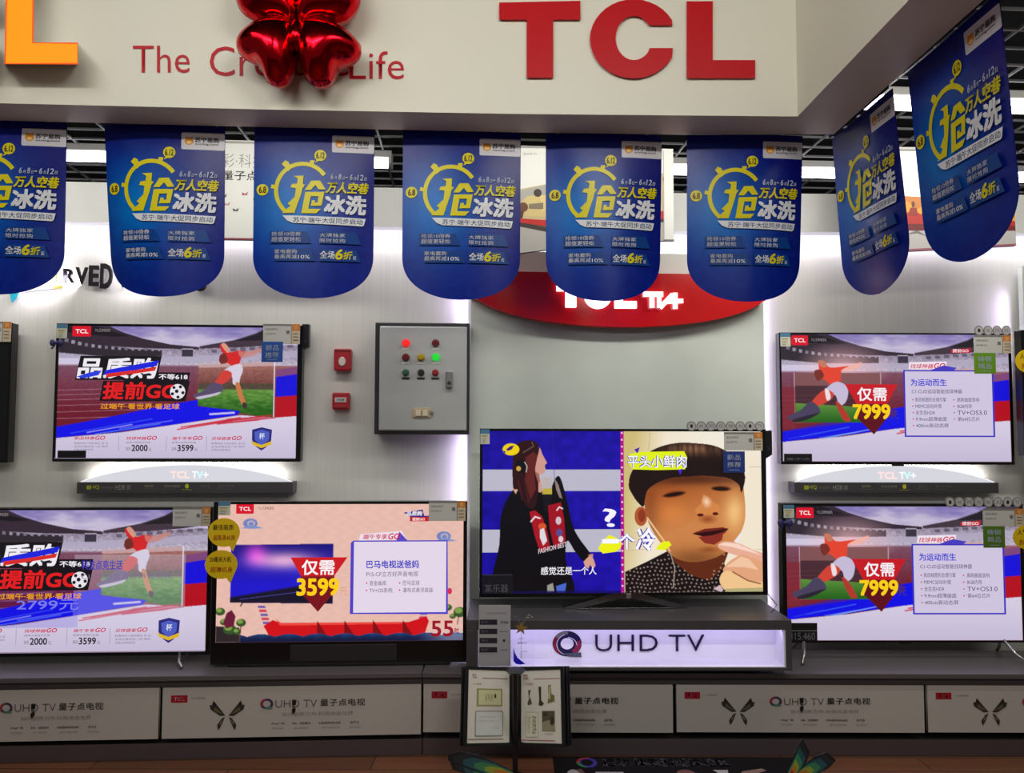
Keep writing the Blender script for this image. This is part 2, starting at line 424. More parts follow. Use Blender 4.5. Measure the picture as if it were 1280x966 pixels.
# raised panel of the middle bay with LED strips behind both edges
a, b = PC.hit(588, 500), PC.hit(956, 500)
MP = [(Vector((a.x, a.y, 0)), PC.n), (Vector((b.x, b.y, 0)), PC.n)]
mid_panel = structure(poly_wall('wall_middle', MP, 0.0, 2.36, 0.035, mat('sage_grey_panel', (204, 210, 200), 0.55)))
for sx, p, q in ((-1, a, PL.hit(588, 500)), (1, b, PR.hit(960, 500))):
    c = p - PC.n * 0.045 + PC.u * sx * -0.004
    bm = bmesh.new(); s2 = c - PC.u * 0.004; e2 = c + PC.u * 0.004
    for v0, v1 in ((s2, e2),):
        vs = [bm.verts.new((v.x + n.x, v.y + n.y, z)) for z in (0.40, 2.33) for v, n in ((v0, PC.n * 0), (v1, PC.n * 0), (v1, PC.n * 0.008), (v0, PC.n * 0.008))]
        for f in ((3, 2, 1, 0), (4, 5, 6, 7), (0, 1, 5, 4), (1, 2, 6, 5), (2, 3, 7, 6), (3, 0, 4, 7)): bm.faces.new([vs[i] for i in f])
    fin(bm, 'led_strip', emit('led_lilac', (226, 216, 255), 3.0), mid_panel)
    o = area('edge_led', (c.x + PC.u.x * sx * 0.02, c.y + PC.u.y * sx * 0.02, 1.37), 0.02, 4.0 if sx < 0 else 1.5, LILAC, size_y=1.9)
    d = (PC.u * sx * 1.0 - PC.n * 0.14).normalized(); zq = -d; yq = Vector((0, 0, 1)); xq = yq.cross(zq)
    o.matrix_world = Matrix(((xq.x, yq.x, zq.x, o.location.x), (xq.y, yq.y, zq.y, o.location.y), (xq.z, yq.z, zq.z, o.location.z), (0, 0, 0, 1)))
# the next bay to the right starts with the same lit edge, just outside the picture
a, b = PR.hit(1283, 500, 0.10), PR.hit(1560, 500, 0.10)
nb = structure(poly_wall('wall_right', [(Vector((a.x, a.y, 0)), PR.n), (Vector((b.x, b.y, 0)), PR.n)], 0.0, 2.30, 0.035, mat('sage_grey_panel', (204, 210, 200), 0.55)))
o = area('edge_led', (a.x - 0.01, a.y + 0.05, 1.95), 0.02, 0.6, LILAC, size_y=0.45)
d = (Vector((-1, 0.3, 0))).normalized(); zq = -d; yq = Vector((0, 0, 1)); xq = yq.cross(zq)
o.matrix_world = Matrix(((xq.x, yq.x, zq.x, o.location.x), (xq.y, yq.y, zq.y, o.location.y), (xq.z, yq.z, zq.z, o.location.z), (0, 0, 0, 1)))

# overhead sign band: front run and an arm that comes forward on the right
FZ = 2.52
FF = [atZ(x, y, FZ) for x, y in ((-260, 122), (0, 129), (320, 136.5), (640, 142.3), (997, 145.5))]
arm_x = FF[-1].x; e = atZ(1138, 0, FZ); arm_x2 = e.x + (e.x - arm_x) * 0.9
FB = [atZ(x, y, FZ) for x, y in ((-260, 143), (0, 150.5), (275, 157.5), (463, 161.5), (640, 165.3), (830, 168), (1042, 168))]
e2 = atZ(1230, 0, FZ)
outline = FF + [Vector((arm_x2, 0.75, FZ))] + [Vector((e2.x + 0.005, 0.75, FZ))] + FB[::-1]
bm = bmesh.new(); lo = [bm.verts.new((p.x, p.y, FZ)) for p in outline]; hi = [bm.verts.new((p.x, p.y, 3.34)) for p in outline]
bm.faces.new(lo); bm.faces.new(hi[::-1])
for i in range(len(lo)):
    j = (i + 1) % len(lo); bm.faces.new((lo[j], lo[i], hi[i], hi[j]))
structure(fin(bm, 'trim_3', mat('cream_sign_band', (222, 219, 203), 0.5, var=0.03, scale=(1.5, 1.5, 1.5))))
def fascia(px, py, off=0.0):
    d = ray(px, py)
    for i in range(len(FF) - 1):
        A, B = FF[i], FF[i + 1]; u = Vector((B.x - A.x, B.y - A.y, 0)).normalized(); n = Vector((u.y, -u.x, 0))
        p = CPOS + d * ((A + n * off - CPOS).dot(n) / d.dot(n)); t = (p - A).dot(u)
        if t <= (B - A).length or i == len(FF) - 2: return p
def on_fascia(x, y, h):
    return np.array([fascia(px + 640, 966 - py, hh)[:] for px, py, hh in zip(x, y, h)])
FRAME = (0, 0, 1280, 966)
def recentre(o):
    me = o.data; n = len(me.vertices); v = np.empty(n * 3, np.float32); me.vertices.foreach_get('co', v); v = v.reshape(-1, 3)
    c = (v.min(0) + v.max(0)) / 2; c[2] = v[:, 2].min(); v -= c; me.vertices.foreach_set('co', v.ravel()); me.update(); o.location = [float(t) for t in c]; return o
# ================================================================== PICTURES SHOWN BY THE SCREENS
def stadium_bg(P):
    """the sports-day wallpaper shared by four of the screens, in the pixel frame 72..371 x 409..573"""
    P.frame(72, 409, 371, 573); X, Y = P.X, P.Y
    n = vnoise(X / 22, Y / 6, 3) * .6 + vnoise(X / 9, Y / 3, 4) * .4
    P.im = lerp((128, 116, 176), (196, 186, 212), (Y - 409) / 26 + (n - .5) * .9 + np.exp(-((X - 225) / 45) ** 2) * .35)
    st = (Y > 433 + 3 * np.cos((X - 225) / 60)).astype(float)
    nn = vnoise(X / 2.2, Y / 1.6, 9)
    P.put(st, lerp((122, 110, 132), (196, 186, 206), (nn * .55 + (Y - 433) / 40)))
    P.poly([(72, 409), (134, 409), (150, 416), (176, 424), (210, 431), (246, 434), (246, 437), (180, 436), (140, 434), (110, 431), (72, 424)], (52, 40, 52))
    P.poly([(72, 409), (118, 409), (140, 416), (160, 421), (140, 422), (100, 419), (72, 416)], (28, 22, 30))
    P.poly([(371, 409), (331, 409), (318, 416), (290, 425), (247, 433), (247, 436), (300, 434), (340, 431), (371, 426)], (66, 52, 64))
    P.poly([(371, 411), (331, 411), (316, 418), (292, 426), (330, 425), (371, 422)], (34, 28, 36))
    P.poly([(72, 420), (110, 430), (160, 437), (200, 438), (200, 446), (160, 447), (120, 446), (72, 442)], (48, 40, 50))
    for k in range(15):
        x = 79 + k * 8.3; y = 424 + 13 * (1 - math.exp(-k / 5.0)); sz = 4.6 * (1 - k * .025)
        P.poly([(x, y), (x + sz, y + .8), (x + sz - .6, y + sz * 1.1), (x - .4, y + sz)], (150, 142, 158) if k % 3 else (118, 110, 126))
    for k in range(9):
        x = 262 + k * 12; P.rect(x, 437 - k * .8, x + 7, 441 - k * .9, (88, 78, 96), .8)
    P.poly([(72, 444), (130, 447), (225, 446), (371, 438), (371, 446), (246, 454), (130, 452), (72, 450)], (176, 168, 192), .8)
    P.poly([(72, 449), (130, 449), (130, 456), (72, 458)], (205, 196, 222))
    P.rect(225, 437, 239, 446, (58, 50, 66)); P.rect(225, 436, 239, 437, (190, 180, 200))
    tr = np.clip((Y - 456) / 3, 0, 1)
    P.put(tr, lerp((122, 78, 98), (106, 24, 40), (Y - 456) / 60 + (nn - .5) * .25))
    P.put(tr * np.clip((X - 240) / 40, 0, 1), lerp((150, 96, 92), (120, 50, 52), (Y - 456) / 40))
    for k, y in enumerate((486, 492, 498, 505, 513, 521)): P.line([(72, y + 3), (190, y - 1)], .7, (176, 134, 150), .8)
    # photo of a pitch in its own frame
    q = [(246, 456), (341, 452), (341, 523), (246, 507)]
    m2 = P.pm(q)
    P.put(m2, lerp((168, 112, 104), (112, 62, 58), (Y - 452) / 30 + (nn - .5) * .4))
    P.put(m2 * np.clip((Y - 478) / 3, 0, 1), lerp((92, 76, 66), (70, 62, 48), nn))
    P.put(m2 * np.clip((Y - 486) / 2, 0, 1), lerp((104, 150, 66), (36, 92, 24), (Y - 486) / 30 + (vnoise(X / 5, Y / 2, 5) - .5) * .7))
    P.poly([(246, 455), (341, 452), (341, 457), (246, 460)], (206, 180, 186), .7)
    P.line([(342, 452), (342, 523)], 1.2, (238, 230, 240))
    # blue and red brush strokes
    P.poly([(72, 534), (100, 529), (150, 519), (205, 507), (246, 500), (246, 508), (300, 514), (296, 519), (262, 524), (225, 530), (180, 536), (140, 541), (100, 545), (72, 548)], (14, 12, 226))
    for a, b, c in (((90, 542), (190, 524), (60, 90, 235)), ((110, 541), (165, 531), (190, 190, 245)), ((120, 543), (200, 530), (90, 140, 235)), ((72, 551), (150, 541), (40, 60, 230)), ((150, 536), (215, 526), (120, 130, 240))):
        P.line([a, b], 1.3, c, .8)
    P.poly([(344, 471), (371, 467), (371, 494), (344, 496)], (22, 14, 214)); P.poly([(344, 496), (371, 494), (371, 520), (344, 522)], (178, 14, 30))
    P.poly([(344, 462), (371, 458), (371, 467), (344, 471)], (120, 66, 130), .8)
    wt = P.pm([(72, 548), (150, 541), (246, 527), (300, 519), (344, 522), (371, 520), (371, 573), (72, 573)])
    P.put(wt, lerp((212, 202, 224), (196, 186, 212), (Y - 530) / 40))
    for a, b in (((226, 534), (330, 520)), ((236, 533), (300, 522)), ((222, 537), (290, 526)), ((272, 530), (344, 522)), ((280, 526), (340, 519))): P.line([a, b], 1.5, (200, 34, 52), .85)
    P.poly([(285, 523), (342, 520), (322, 526), (270, 531)], (190, 40, 60), .6)
    P.line([(262, 518), (292, 516)], 2.5, (214, 208, 236), .9)
def footballer(P, mp, warm=0.0):
    """striker in red kicking with the back leg, painted at mapped points"""
    W = lambda c: tuple(np.clip(np.array(c, float) + np.array((22, 4, -14)) * warm, 0, 255))
    pl = lambda pts, c, a=1.0: P.poly(cr([mp(*p) for p in pts], 4), W(c), a)
    pl([(272, 433), (276, 431), (285, 440), (296, 438), (305, 440), (300, 447), (296, 458), (289, 459), (283, 454), (274, 455), (278, 446)], (208, 38, 40))
    pl([(296, 438), (305, 440), (327, 434), (318, 443), (300, 447)], (200, 130, 120), .8)
    pl([(274, 431), (279, 429), (285, 437), (282, 441)], (214, 150, 128))
    pl([(273, 444), (279, 442), (283, 450), (277, 455), (272, 452)], (112, 44, 40))
    pl([(286, 458), (299, 455), (302, 463), (299, 472), (297, 481), (290, 480), (288, 470), (276, 466)], (212, 204, 222))
    pl([(278, 463), (288, 466), (286, 473), (276, 481), (268, 480), (270, 474)], (206, 62, 54))
    pl([(270, 479), (277, 482), (276, 490), (262, 494), (244, 498), (241, 494), (254, 488), (262, 480)], (88, 74, 104))
    pl([(244, 497), (262, 493), (275, 490), (270, 494), (250, 499)], (196, 188, 206))
    pl([(293, 480), (298, 479), (303, 494), (307, 505), (304, 508), (298, 498)], (198, 120, 70))
    pl([(303, 503), (308, 505), (307, 511), (303, 509)], (60, 46, 50))
def logo_tcl(A, x0, y0, x1, y1, col=(214, 16, 40), ink=(245, 240, 240), r=1.5):
    w_, h_ = x1 - x0, y1 - y0
    A.rrect(x0, y0, x1, y1, min(r, h_ * .2), col)
    A.text('TCL', x0 + w_ * .17, y0 + h_ * .30, x1 - w_ * .15, y1 - h_ * .30, ink, bold=.04)
def emblem_go(A, x0, y0, x1, y1, t, col=(196, 22, 60)):
    A.text(t, x0, y0 + 1, x0 + (x1 - x0) * .66, y1, col, bold=.02, shear=.2)
    A.text('GO', x0 + (x1 - x0) * .68, y0, x1, y1, col, bold=.04, shear=.25)
def ball(A, cx, cy, r):
    A.ell(cx, cy, r, r, (232, 228, 236))
    for a in range(5):
        t = math.radians(a * 72 - 60); A.ell(cx + r * .72 * math.cos(t), cy + r * .72 * math.sin(t), r * .24, r * .24, (26, 22, 30), 5)
    A.ell(cx - r * .1, cy - r * .05, r * .28, r * .28, (26, 22, 30), 5)
def screen_title(A, ghost=False):
    """lettering of the left-hand screens, in the frame of the upper one"""
    logo_tcl(A, 88, 409, 111, 422); A.text('TCL王牌电视机', 116, 412, 135, 416, (150, 140, 140))
    K = (22, 16, 22)
    A.poly([(99, 446), (200, 446), (196, 466), (236, 466), (234, 477), (154, 477), (152, 476), (93, 476)], K)
    A.poly([(128, 477), (236, 477), (231, 502), (124, 502)], K)
    A.text('品质购', 95, 448, 196, 474, (236, 232, 240), bold=.05, shear=.12)
    A.poly([(130, 464), (150, 460), (197, 451), (194, 458), (170, 463), (128, 470)], (28, 36, 216))
    A.poly([(95, 472), (110, 467), (126, 464), (122, 470), (104, 474)], (40, 60, 220))
    A.poly([(132, 468), (170, 463), (194, 459), (192, 464), (160, 469), (131, 473)], (214, 44, 40))
    A.text('不等618', 197, 468, 233, 475, (238, 234, 238), bold=.035)
    A.text('仅需' if False else '提前GO', 128, 478, 222, 500, (222, 30, 34), bold=.05, shear=.1)
    ball(A, 221, 490, 9.5)
    A.text('过端午·看世界·看足球', 126, 505, 224, 512, (232, 154, 32), bold=.03)
    for i, (x, t) in enumerate(((95, '新品特惠'), (159, '找球神器'), (216, '端午专享'), (265, '足球盛宴'))):
        emblem_go(A, x, 545, x + 38, 550, t)
        if i in (0, 3):
            for k, s_ in enumerate(('超薄电视十周年献礼 新 品', '全场优惠低至八折·限时', '详情咨询导购员')):
                A.text(s_, x, 553 + k * 4, x + (42 if k < 2 else 24), 555.6 + k * 4, (120, 112, 128))
        else:
            A.text('超薄大屏限时优惠', x, 552, x + 30, 554.4, (120, 112, 128))
            A.text('直降' , x, 559, x + 6, 563, (110, 102, 116))
            A.text('2000' if i == 1 else '3599', x + 7, 556, x + 27, 564, (40, 34, 44), bold=.04); A.text('元', x + 28, 560, x + 32, 564, (110, 102, 116))
    for x in (150, 209, 259): A.rect(x, 545, x + .5, 564, (150, 140, 156))
    A.poly([(316, 537), (328, 534), (341, 537), (340, 552), (334, 559), (328, 563), (321, 558), (316, 550)], (44, 40, 120))
    A.poly([(319, 540), (328, 537), (338, 540), (337, 550), (328, 557), (320, 550)], (76, 92, 190))
    A.poly([(315, 551), (328, 556), (341, 551), (340, 556), (328, 560), (317, 556)], (218, 178, 40)); A.text('杯', 325, 541, 332, 549, (214, 216, 236), bold=.03)
    A.rect(72, 572.3, 371, 573, (150, 140, 160))
def screen_spec(A, x0, y0, x1, y1, head, sub, rows):
    """white specification panel with a blue edge"""
    A.rect(x0, y0, x1, y1, (60, 48, 186)); A.rect(x0 + 2, y0 + 1.6, x1 - 2.2, y1 - 1.8, (206, 196, 222))
def stadium_offer(A):
    """lettering of the right-hand screens, in the frame of the upper one (977..1262 x 417..577)"""
    logo_tcl(A, 990, 418.5, 1011, 431); A.text('TCL王牌电视机', 1015, 422, 1034, 426, (150, 140, 150))
    A.poly([(1190, 436), (1215, 434), (1214, 440), (1190, 440)], (190, 30, 50)); A.text('提前GO', 1192, 435, 1212, 439.5, (244, 220, 226), bold=.03)
    A.poly([(1056, 480), (1122, 480), (1108, 505), (1108, 522), (1091, 543), (1070, 522), (1070, 505)], (120, 20, 34))
    A.poly([(1056, 480), (1122, 480), (1108, 505), (1070, 505)], (196, 26, 36))
    A.poly([(1070, 505), (1108, 505), (1108, 522), (1091, 543), (1070, 522)], (92, 12, 26))
    A.text('仅需', 1071, 484, 1108, 501, (244, 238, 244), bold=.03)
    A.text('7999', 1065, 505, 1112, 524, (248, 204, 24), bold=.06); A.text('元', 1112, 514, 1122, 524, (60, 50, 130), bold=.0)
    A.poly([(1137, 452), (1184, 451), (1183, 461), (1136, 461)], (236, 226, 240)); emblem_go(A, 1138, 453, 1182, 460, '找球神器', (206, 26, 56))
    A.poly([(1180, 456), (1196, 459), (1192, 463), (1160, 463)], (70, 60, 190))
    screen_spec(A, 1129, 462, 1242, 546, '', '', ())
    A.text('为运动而生', 1138, 473, 1183, 482, (36, 40, 206), bold=.025)
    A.text('C1-CUD运动智能找球神器', 1139, 486, 1202, 491.5, (60, 52, 74))
    for i, t in enumerate(('新四核图形处理引擎', 'MEMC运动补偿', '全生态HDR', '9.9mm超薄曲面', '400nit高动态屏')):
        y = 496.5 + i * 8.1; A.ell(1140, y + 2.8, .9, .9, (204, 40, 60), 8); A.text(t, 1143, y, 1143 + 4.3 * len(t) * (1 if i in (0, 3) else .95), y + 5.4, (70, 62, 84))
    for i, t in enumerate(('高刷曲面音响', '8GB内存', 'TV+OS3.0', '第64位芯片')):
        y = 496.5 + i * 8.1; A.ell(1191, y + 2.8, .9, .9, (204, 40, 60), 8); A.text(t, 1195, y, 1195 + 4.6 * len(t) * (1 if i != 1 else .8), y + 5.4, (70, 62, 84))
def pic_a(fr_ghost=False):
    P = Pic((72, 409, 371, 573), 1.3); stadium_bg(P); footballer(P, lambda x, y: (x, y))
    if fr_ghost:   # this screen is caught fading over to the next slide
        P.rect(214, 461, 345, 549, (206, 202, 226), .38); P.rect(72, 486, 220, 545, (30, 26, 226), .15)
    return P
def pic_b():
    P = Pic((977, 417, 1262, 577), 1.3); stadium_bg(P)
    m2 = lambda x, y: (977 + (x - 72) / 299 * 285, 417 + (y - 409) / 164 * 160)
    P.frame(977, 417, 1262, 577); X, Y = P.X, P.Y
    P.put(P.em(1055, 457, 62, 34, soft=1.0), (250, 196, 200), .75)
    P.poly([(977, 505), (1040, 500), (1120, 512), (1120, 520), (977, 540)], (126, 40, 50), .5)
    P.rect(994, 466, 1101, 528, (58, 38, 44), .75); P.rect(994, 466, 1101, 482, (150, 96, 96), .7)
    gm = P.pm([(994, 504), (1101, 510), (1101, 528), (994, 528)]); P.put(gm, lerp((92, 140, 58), (34, 96, 26), (Y - 505) / 22))
    P.line([(993, 466), (993, 528)], 1, (214, 190, 196), .8); P.line([(1101, 466), (1101, 480)], 1, (214, 190, 196), .8)
    P.rect(977, 484, 993, 536, (126, 40, 52), .8)
    P.poly([(977, 541), (1020, 534), (1102, 528), (1137, 510), (1137, 534), (1040, 543), (977, 553)], (14, 12, 226))
    for a, b, c in (((1000, 546), (1060, 534), (60, 110, 235)), ((1030, 548), (1090, 536), (150, 190, 245)), ((985, 549), (1020, 541), (40, 60, 230))): P.line([a, b], 1.3, c, .8)
    W = lambda c: c; pl = lambda pts, c, a=1.0: P.poly(cr(pts, 4), c, a)
    pl([(1024, 452), (1031, 451), (1038, 459), (1062, 457), (1052, 463), (1050, 478), (1038, 480), (1030, 474), (1021, 474), (1024, 463)], (226, 68, 48))
    pl([(1062, 457), (1078, 452), (1070, 461), (1052, 463)], (244, 176, 160), .8)
    pl([(1023, 451), (1030, 450), (1034, 457), (1028, 459)], (196, 120, 96)); pl([(1018, 464), (1026, 462), (1030, 470), (1022, 476)], (120, 46, 40))
    pl([(1042, 478), (1054, 479), (1060, 488), (1057, 502), (1048, 507), (1044, 494), (1030, 490)], (196, 186, 214))
    pl([(1030, 487), (1042, 492), (1037, 500), (1021, 508), (1014, 503)], (206, 66, 52)); pl([(1031, 486), (1036, 488), (1038, 498), (1033, 500)], (236, 220, 224))
    pl([(1012, 502), (1022, 508), (1024, 517), (1008, 521), (990, 526), (984, 521), (1000, 513)], (72, 64, 92)); pl([(990, 525), (1010, 519), (1024, 516), (1010, 524), (994, 528)], (40, 34, 46))
    pl([(1044, 503), (1050, 505), (1062, 524), (1058, 527), (1052, 523)], (176, 56, 44))
    return P
def pic_boat():
    """pale pink festival slide, 271..577 x 630..800"""
    P = Pic((271, 630, 579, 802), 1.3, (230, 186, 172)); X, Y = P.X, P.Y
    P.im = P.im + ((np.sin(X / 3.2 + np.sin(Y / 1.6)) * np.sin(Y / 1.9)) * 3)[..., None]
    q = [(288, 681), (415, 680), (415, 755), (288, 753)]; mk = P.pm(q)
    c = lerp((24, 16, 120), (30, 22, 200), (Y - 681) / 50)
    c = c + np.exp(-((X - 318) / 14) ** 2 - ((Y - 692) / 14) ** 2)[..., None] * np.array((140, 36, 60)) + np.exp(-((X - 355) / 40) ** 2 - ((Y - 701) / 11) ** 2)[..., None] * np.array((196, 150, 60)) + np.exp(-((X - 405) / 22) ** 2 - ((Y - 722) / 12) ** 2)[..., None] * np.array((0, 70, 60))
    P.put(mk, np.clip(c, 0, 255)); P.put(mk * np.clip((Y - 745 + (X - 288) * .16) / 3, 0, 1), (22, 18, 40))
    P.line([(300, 749), (375, 740)], .8, (90, 90, 200), .8); P.line([(301, 757), (304, 752)], 1.5, (40, 30, 36))
    for x, y in ((308, 654), (551, 671)):
        P.ell(x + 3, y, 9, 6, (112, 130, 190)); P.ell(x + 4, y, 5, 3.6, (196, 172, 190)); P.ell(x + 4, y + .5, 3, 2.2, (112, 130, 190)); P.poly([(x - 8, y + 6), (x + 4, y + 2), (x + 20, y + 6), (x + 4, y + 7)], (128, 144, 196))
    for x0, fl in ((322, 1), (538, -1)):
        for k in range(6):
            P.poly([(x0 + fl * k * 1.6, 757 + k * 5), (x0 + fl * (k * 1.6 + 9), 757 + k * 5), (x0 + fl * (k * 1.6 + 10), 760 + k * 5), (x0 + fl * (k * 1.6 + 1), 760 + k * 5)], (206, 60, 90) if k % 2 else (110, 96, 170))
    P.poly([(341, 775), (352, 779), (510, 779), (533, 772), (536, 778), (530, 797), (338, 797), (330, 782)], (206, 14, 24))
    P.poly([(345, 774), (352, 779), (505, 779), (500, 781), (350, 782)], (236, 70, 60))
    for x in (396, 430, 466, 503): P.poly([(x, 776), (x + 14, 797), (x, 797)], (128, 10, 18))
    wv = Y > 795.5 - 3.2 * np.abs(np.sin((X - 310) / 11.0))
    P.put(wv * np.clip((X - 296) / 6, 0, 1), lerp((28, 66, 120), (16, 26, 64), (Y - 793) / 7 + np.abs(np.sin((X - 310) / 5.5)) * .2))
    P.poly([(271, 782), (300, 784), (300, 802), (271, 802)], (44, 36, 40))
    for x, y, r in ((276, 764, 6), (288, 786, 8), (281, 777, 5), (302, 778, 6), (297, 789, 5), (560, 761, 5), (575, 767, 8), (566, 772, 4)):
        P.ell(x, y, r, r * .8, (54, 82, 40)); P.ell(x - r * .2, y - r * .25, r * .6, r * .45, (124, 156, 70))
    P.poly([(280, 778), (284, 766), (290, 762), (295, 770), (293, 782), (284, 785)], (104, 26, 52)); P.line([(300, 800), (302, 782)], 1.2, (86, 56, 40)); P.line([(572, 782), (574, 770)], 1, (86, 56, 40))
    P.put(np.clip((X - 520) / 40, 0, 1) * np.clip((Y - 786) / 10, 0, 1), (190, 190, 214), .5)
    return P
def boat_text(A):
    logo_tcl(A, 293, 629.5, 315, 642); A.text('TCL王牌电视机', 320, 633, 340, 637, (120, 80, 80))
    A.poly([(503, 641), (527, 637), (529, 645), (536, 645), (536, 652), (511, 652), (511, 646)], (46, 40, 130)); A.text('品质购', 506, 639, 527, 645, (240, 232, 240), bold=.04, shear=.2); A.rect(511, 646.5, 535, 652, (196, 26, 36)); A.text('提前GO', 514, 647.2, 530, 651.3, (246, 220, 216), bold=.04)
    A.poly([(362, 697), (433, 697), (417, 720), (417, 741), (397, 765), (375, 741), (375, 720)], (150, 24, 34)); A.poly([(362, 697), (433, 697), (417, 720), (375, 720)], (206, 26, 34)); A.poly([(375, 722), (417, 722), (417, 741), (397, 765), (375, 741)], (118, 16, 28))
    A.text('仅需', 376, 700, 417, 719, (248, 242, 244), bold=.03); A.text('3599', 370, 723, 423, 745, (252, 206, 24), bold=.06); A.text('元', 424, 735, 434, 745, (214, 160, 120))
    A.poly([(449, 668), (501, 664), (507, 675), (447, 676)], (236, 220, 232)); A.poly([(498, 665), (508, 676), (494, 676)], (90, 70, 190)); emblem_go(A, 452, 667, 499, 674.5, '端午专享', (196, 22, 72))
    A.poly([(437, 679), (440, 676), (559, 676), (560, 769), (437, 768)], (78, 62, 196)); A.rect(441, 677.5, 557.5, 766.5, (226, 214, 232))
    A.text('巴马电视送爸妈', 457, 701, 523, 711, (52, 46, 190), bold=.03); A.text('P1S-CF立方好声音电视', 457, 715, 522, 721.5, (92, 80, 104))
    for i, (a, b) in enumerate((('音金曲库', '巴马足球'), ('TV+OS系统', '瀑布式悬浮底座'))):
        y = 726.5 + i * 9; A.ell(457.5, y + 3, 1, 1, (206, 40, 70), 8); A.text(a, 461, y, 461 + (21 if i == 0 else 29), y + 6, (92, 80, 104)); A.ell(499, y + 3, 1, 1, (206, 40, 70), 8); A.text(b, 503, y, 503 + (21 if i == 0 else 38), y + 6, (92, 80, 104))
    A.text('55', 539, 777, 567, 797, (152, 24, 40), bold=.04); A.text('吋', 568, 786, 574, 793, (152, 24, 40), bold=.03)
    A.ell(562, 740, 3, 4, (214, 46, 90)); A.rect(271, 801.4, 579, 802, (60, 40, 50))
def pic_show():
    """talk clip: a woman in black on the left half, a young man's face on the right, 603..952 x 539..741"""
    P = Pic((603, 539, 953, 741), 1.6, (22, 8, 152)); X, Y = P.X, P.Y; n = vnoise(X / 8, Y / 8, 2)
    P.im = lerp((14, 4, 132), (32, 14, 176), n * .7 + (X - 603) / 500)
    for y0, y1 in ((587, 614), (662, 690)): P.rect(603, y0, 776, y1, (186, 184, 200))
    P.line([(690, 539), (692, 600)], .7, (60, 40, 120), .7)
    # woman
    P.poly(cr([(641, 612), (652, 606), (672, 614), (686, 612), (694, 597), (700, 599), (708, 628), (714, 655), (722, 672), (737, 694), (729, 702), (718, 690), (708, 676), (706, 700), (712, 745), (620, 745), (624, 680), (627, 640)]), (10, 8, 14))
    P.poly([(640, 611), (643, 604), (647, 612), (644, 618)], (206, 160, 140))
    P.poly([(671, 556), (675, 562), (677, 568), (683, 579), (680, 582), (681, 587), (679, 592), (673, 594), (676, 606), (676, 616), (664, 614), (662, 560)], (206, 152, 138))
    P.poly([(662, 585), (673, 593), (674, 602), (668, 612), (660, 600)], (150, 84, 76), .8)
    P.poly(cr([(641, 610), (640, 590), (641, 568), (646, 555), (655, 551), (664, 551), (671, 555), (673, 562), (670, 575), (668, 590), (672, 606), (671, 622), (666, 636), (657, 632), (650, 618), (646, 612)]), (44, 14, 20))
    P.poly([(656, 572), (666, 565), (671, 570), (667, 590), (669, 612), (662, 625), (656, 600)], (112, 40, 36), .75)
    P.line([(647, 600), (652, 625)], 1.6, (84, 30, 34), .7); P.line([(655, 598), (660, 628)], 1.6, (90, 32, 32), .7)
    P.line([(664, 553), (666, 558), (653, 566)], 1.0, (150, 130, 120), .7)
    P.ell(651, 583, 7.5, 8.5, (14, 12, 18), rot=-12); P.line([(655, 578), (658, 583), (657, 590)], 1.3, (196, 184, 176)); P.ell(647.5, 586, 3, 3.2, (204, 160, 70))
    P.ell(638, 562, 10.5, 7.6, (238, 206, 16)); P.poly([(632, 562), (637, 558), (642, 557), (639, 562), (634, 564)], (60, 20, 110)); P.poly([(628, 563), (632, 565), (630, 567)], (22, 8, 152))
    P.poly([(692, 598), (697, 606), (702, 624), (698, 622), (694, 612)], (176, 150, 150), .8)
    P.rect(676, 597, 689, 611, (186, 176, 176)); P.rect(677, 611, 689, 619, (190, 170, 60)); P.poly([(677, 618), (689, 618), (686, 640), (680, 640)], (20, 18, 26))
    P.poly([(661, 640), (668, 638), (677, 646), (683, 664), (687, 686), (674, 690), (667, 668)], (166, 18, 34)); P.poly([(684, 632), (700, 628), (704, 648), (706, 678), (692, 686), (686, 660)], (158, 14, 32))
    P.line([(663, 652), (668, 646), (674, 648)], 2, (226, 214, 220)); P.line([(695, 638), (698, 634), (702, 636)], 1.8, (226, 214, 220))
    P.ell(677, 658, 5, 4, (214, 84, 40)); P.poly([(674, 662), (679, 660), (683, 676), (678, 682), (674, 672)], (220, 216, 224)); P.ell(697, 651, 3.5, 5, (206, 190, 200)); P.ell(698, 666, 4, 5, (92, 72, 140)); P.ell(700, 674, 3, 4, (220, 206, 214))
    P.poly([(728, 702), (737, 693), (741, 700), (743, 707), (740, 711), (736, 706), (734, 711), (730, 708)], (214, 158, 138)); P.poly([(733, 694), (740, 692), (740, 697)], (196, 140, 122))
    P.poly([(683, 731), (690, 728), (692, 739), (683, 740)], (150, 150, 140)); P.poly([(694, 732), (707, 728), (705, 740), (695, 740)], (70, 100, 200))
    P.rect(603, 738, 776, 741, (16, 6, 90), .7)
    # man: pale room, bowl-cut hair, warm face, dotted collar, raised hand
    mr = np.clip((X - 778) / .8, 0, 1)
    P.put(mr, lerp((206, 186, 120), (240, 228, 206), (X - 790) / 40 + (Y - 560) / 260)); P.put(mr * np.clip((X - 840) / 60, 0, 1) * np.clip((575 - Y) / 30, 0, 1), (240, 234, 220))
    P.line([(812, 541), (810, 563)], .7, (176, 160, 110), .8); P.line([(938, 584), (953, 584)], .7, (190, 176, 150)); P.line([(780, 688), (812, 687)], .6, (196, 178, 140)); P.line([(945, 688), (953, 688)], .6, (190, 176, 150))
    hair = [(785, 608), (787, 594), (796, 578), (808, 567), (826, 558), (848, 553.5), (870, 554), (893, 557), (912, 566), (926, 580), (932, 594), (931, 606), (927, 616), (924, 606), (911, 598), (895, 596), (878, 595), (860, 596), (843, 597), (830, 600), (817, 606), (808, 614), (805, 625), (803, 634), (795, 627), (788, 616)]
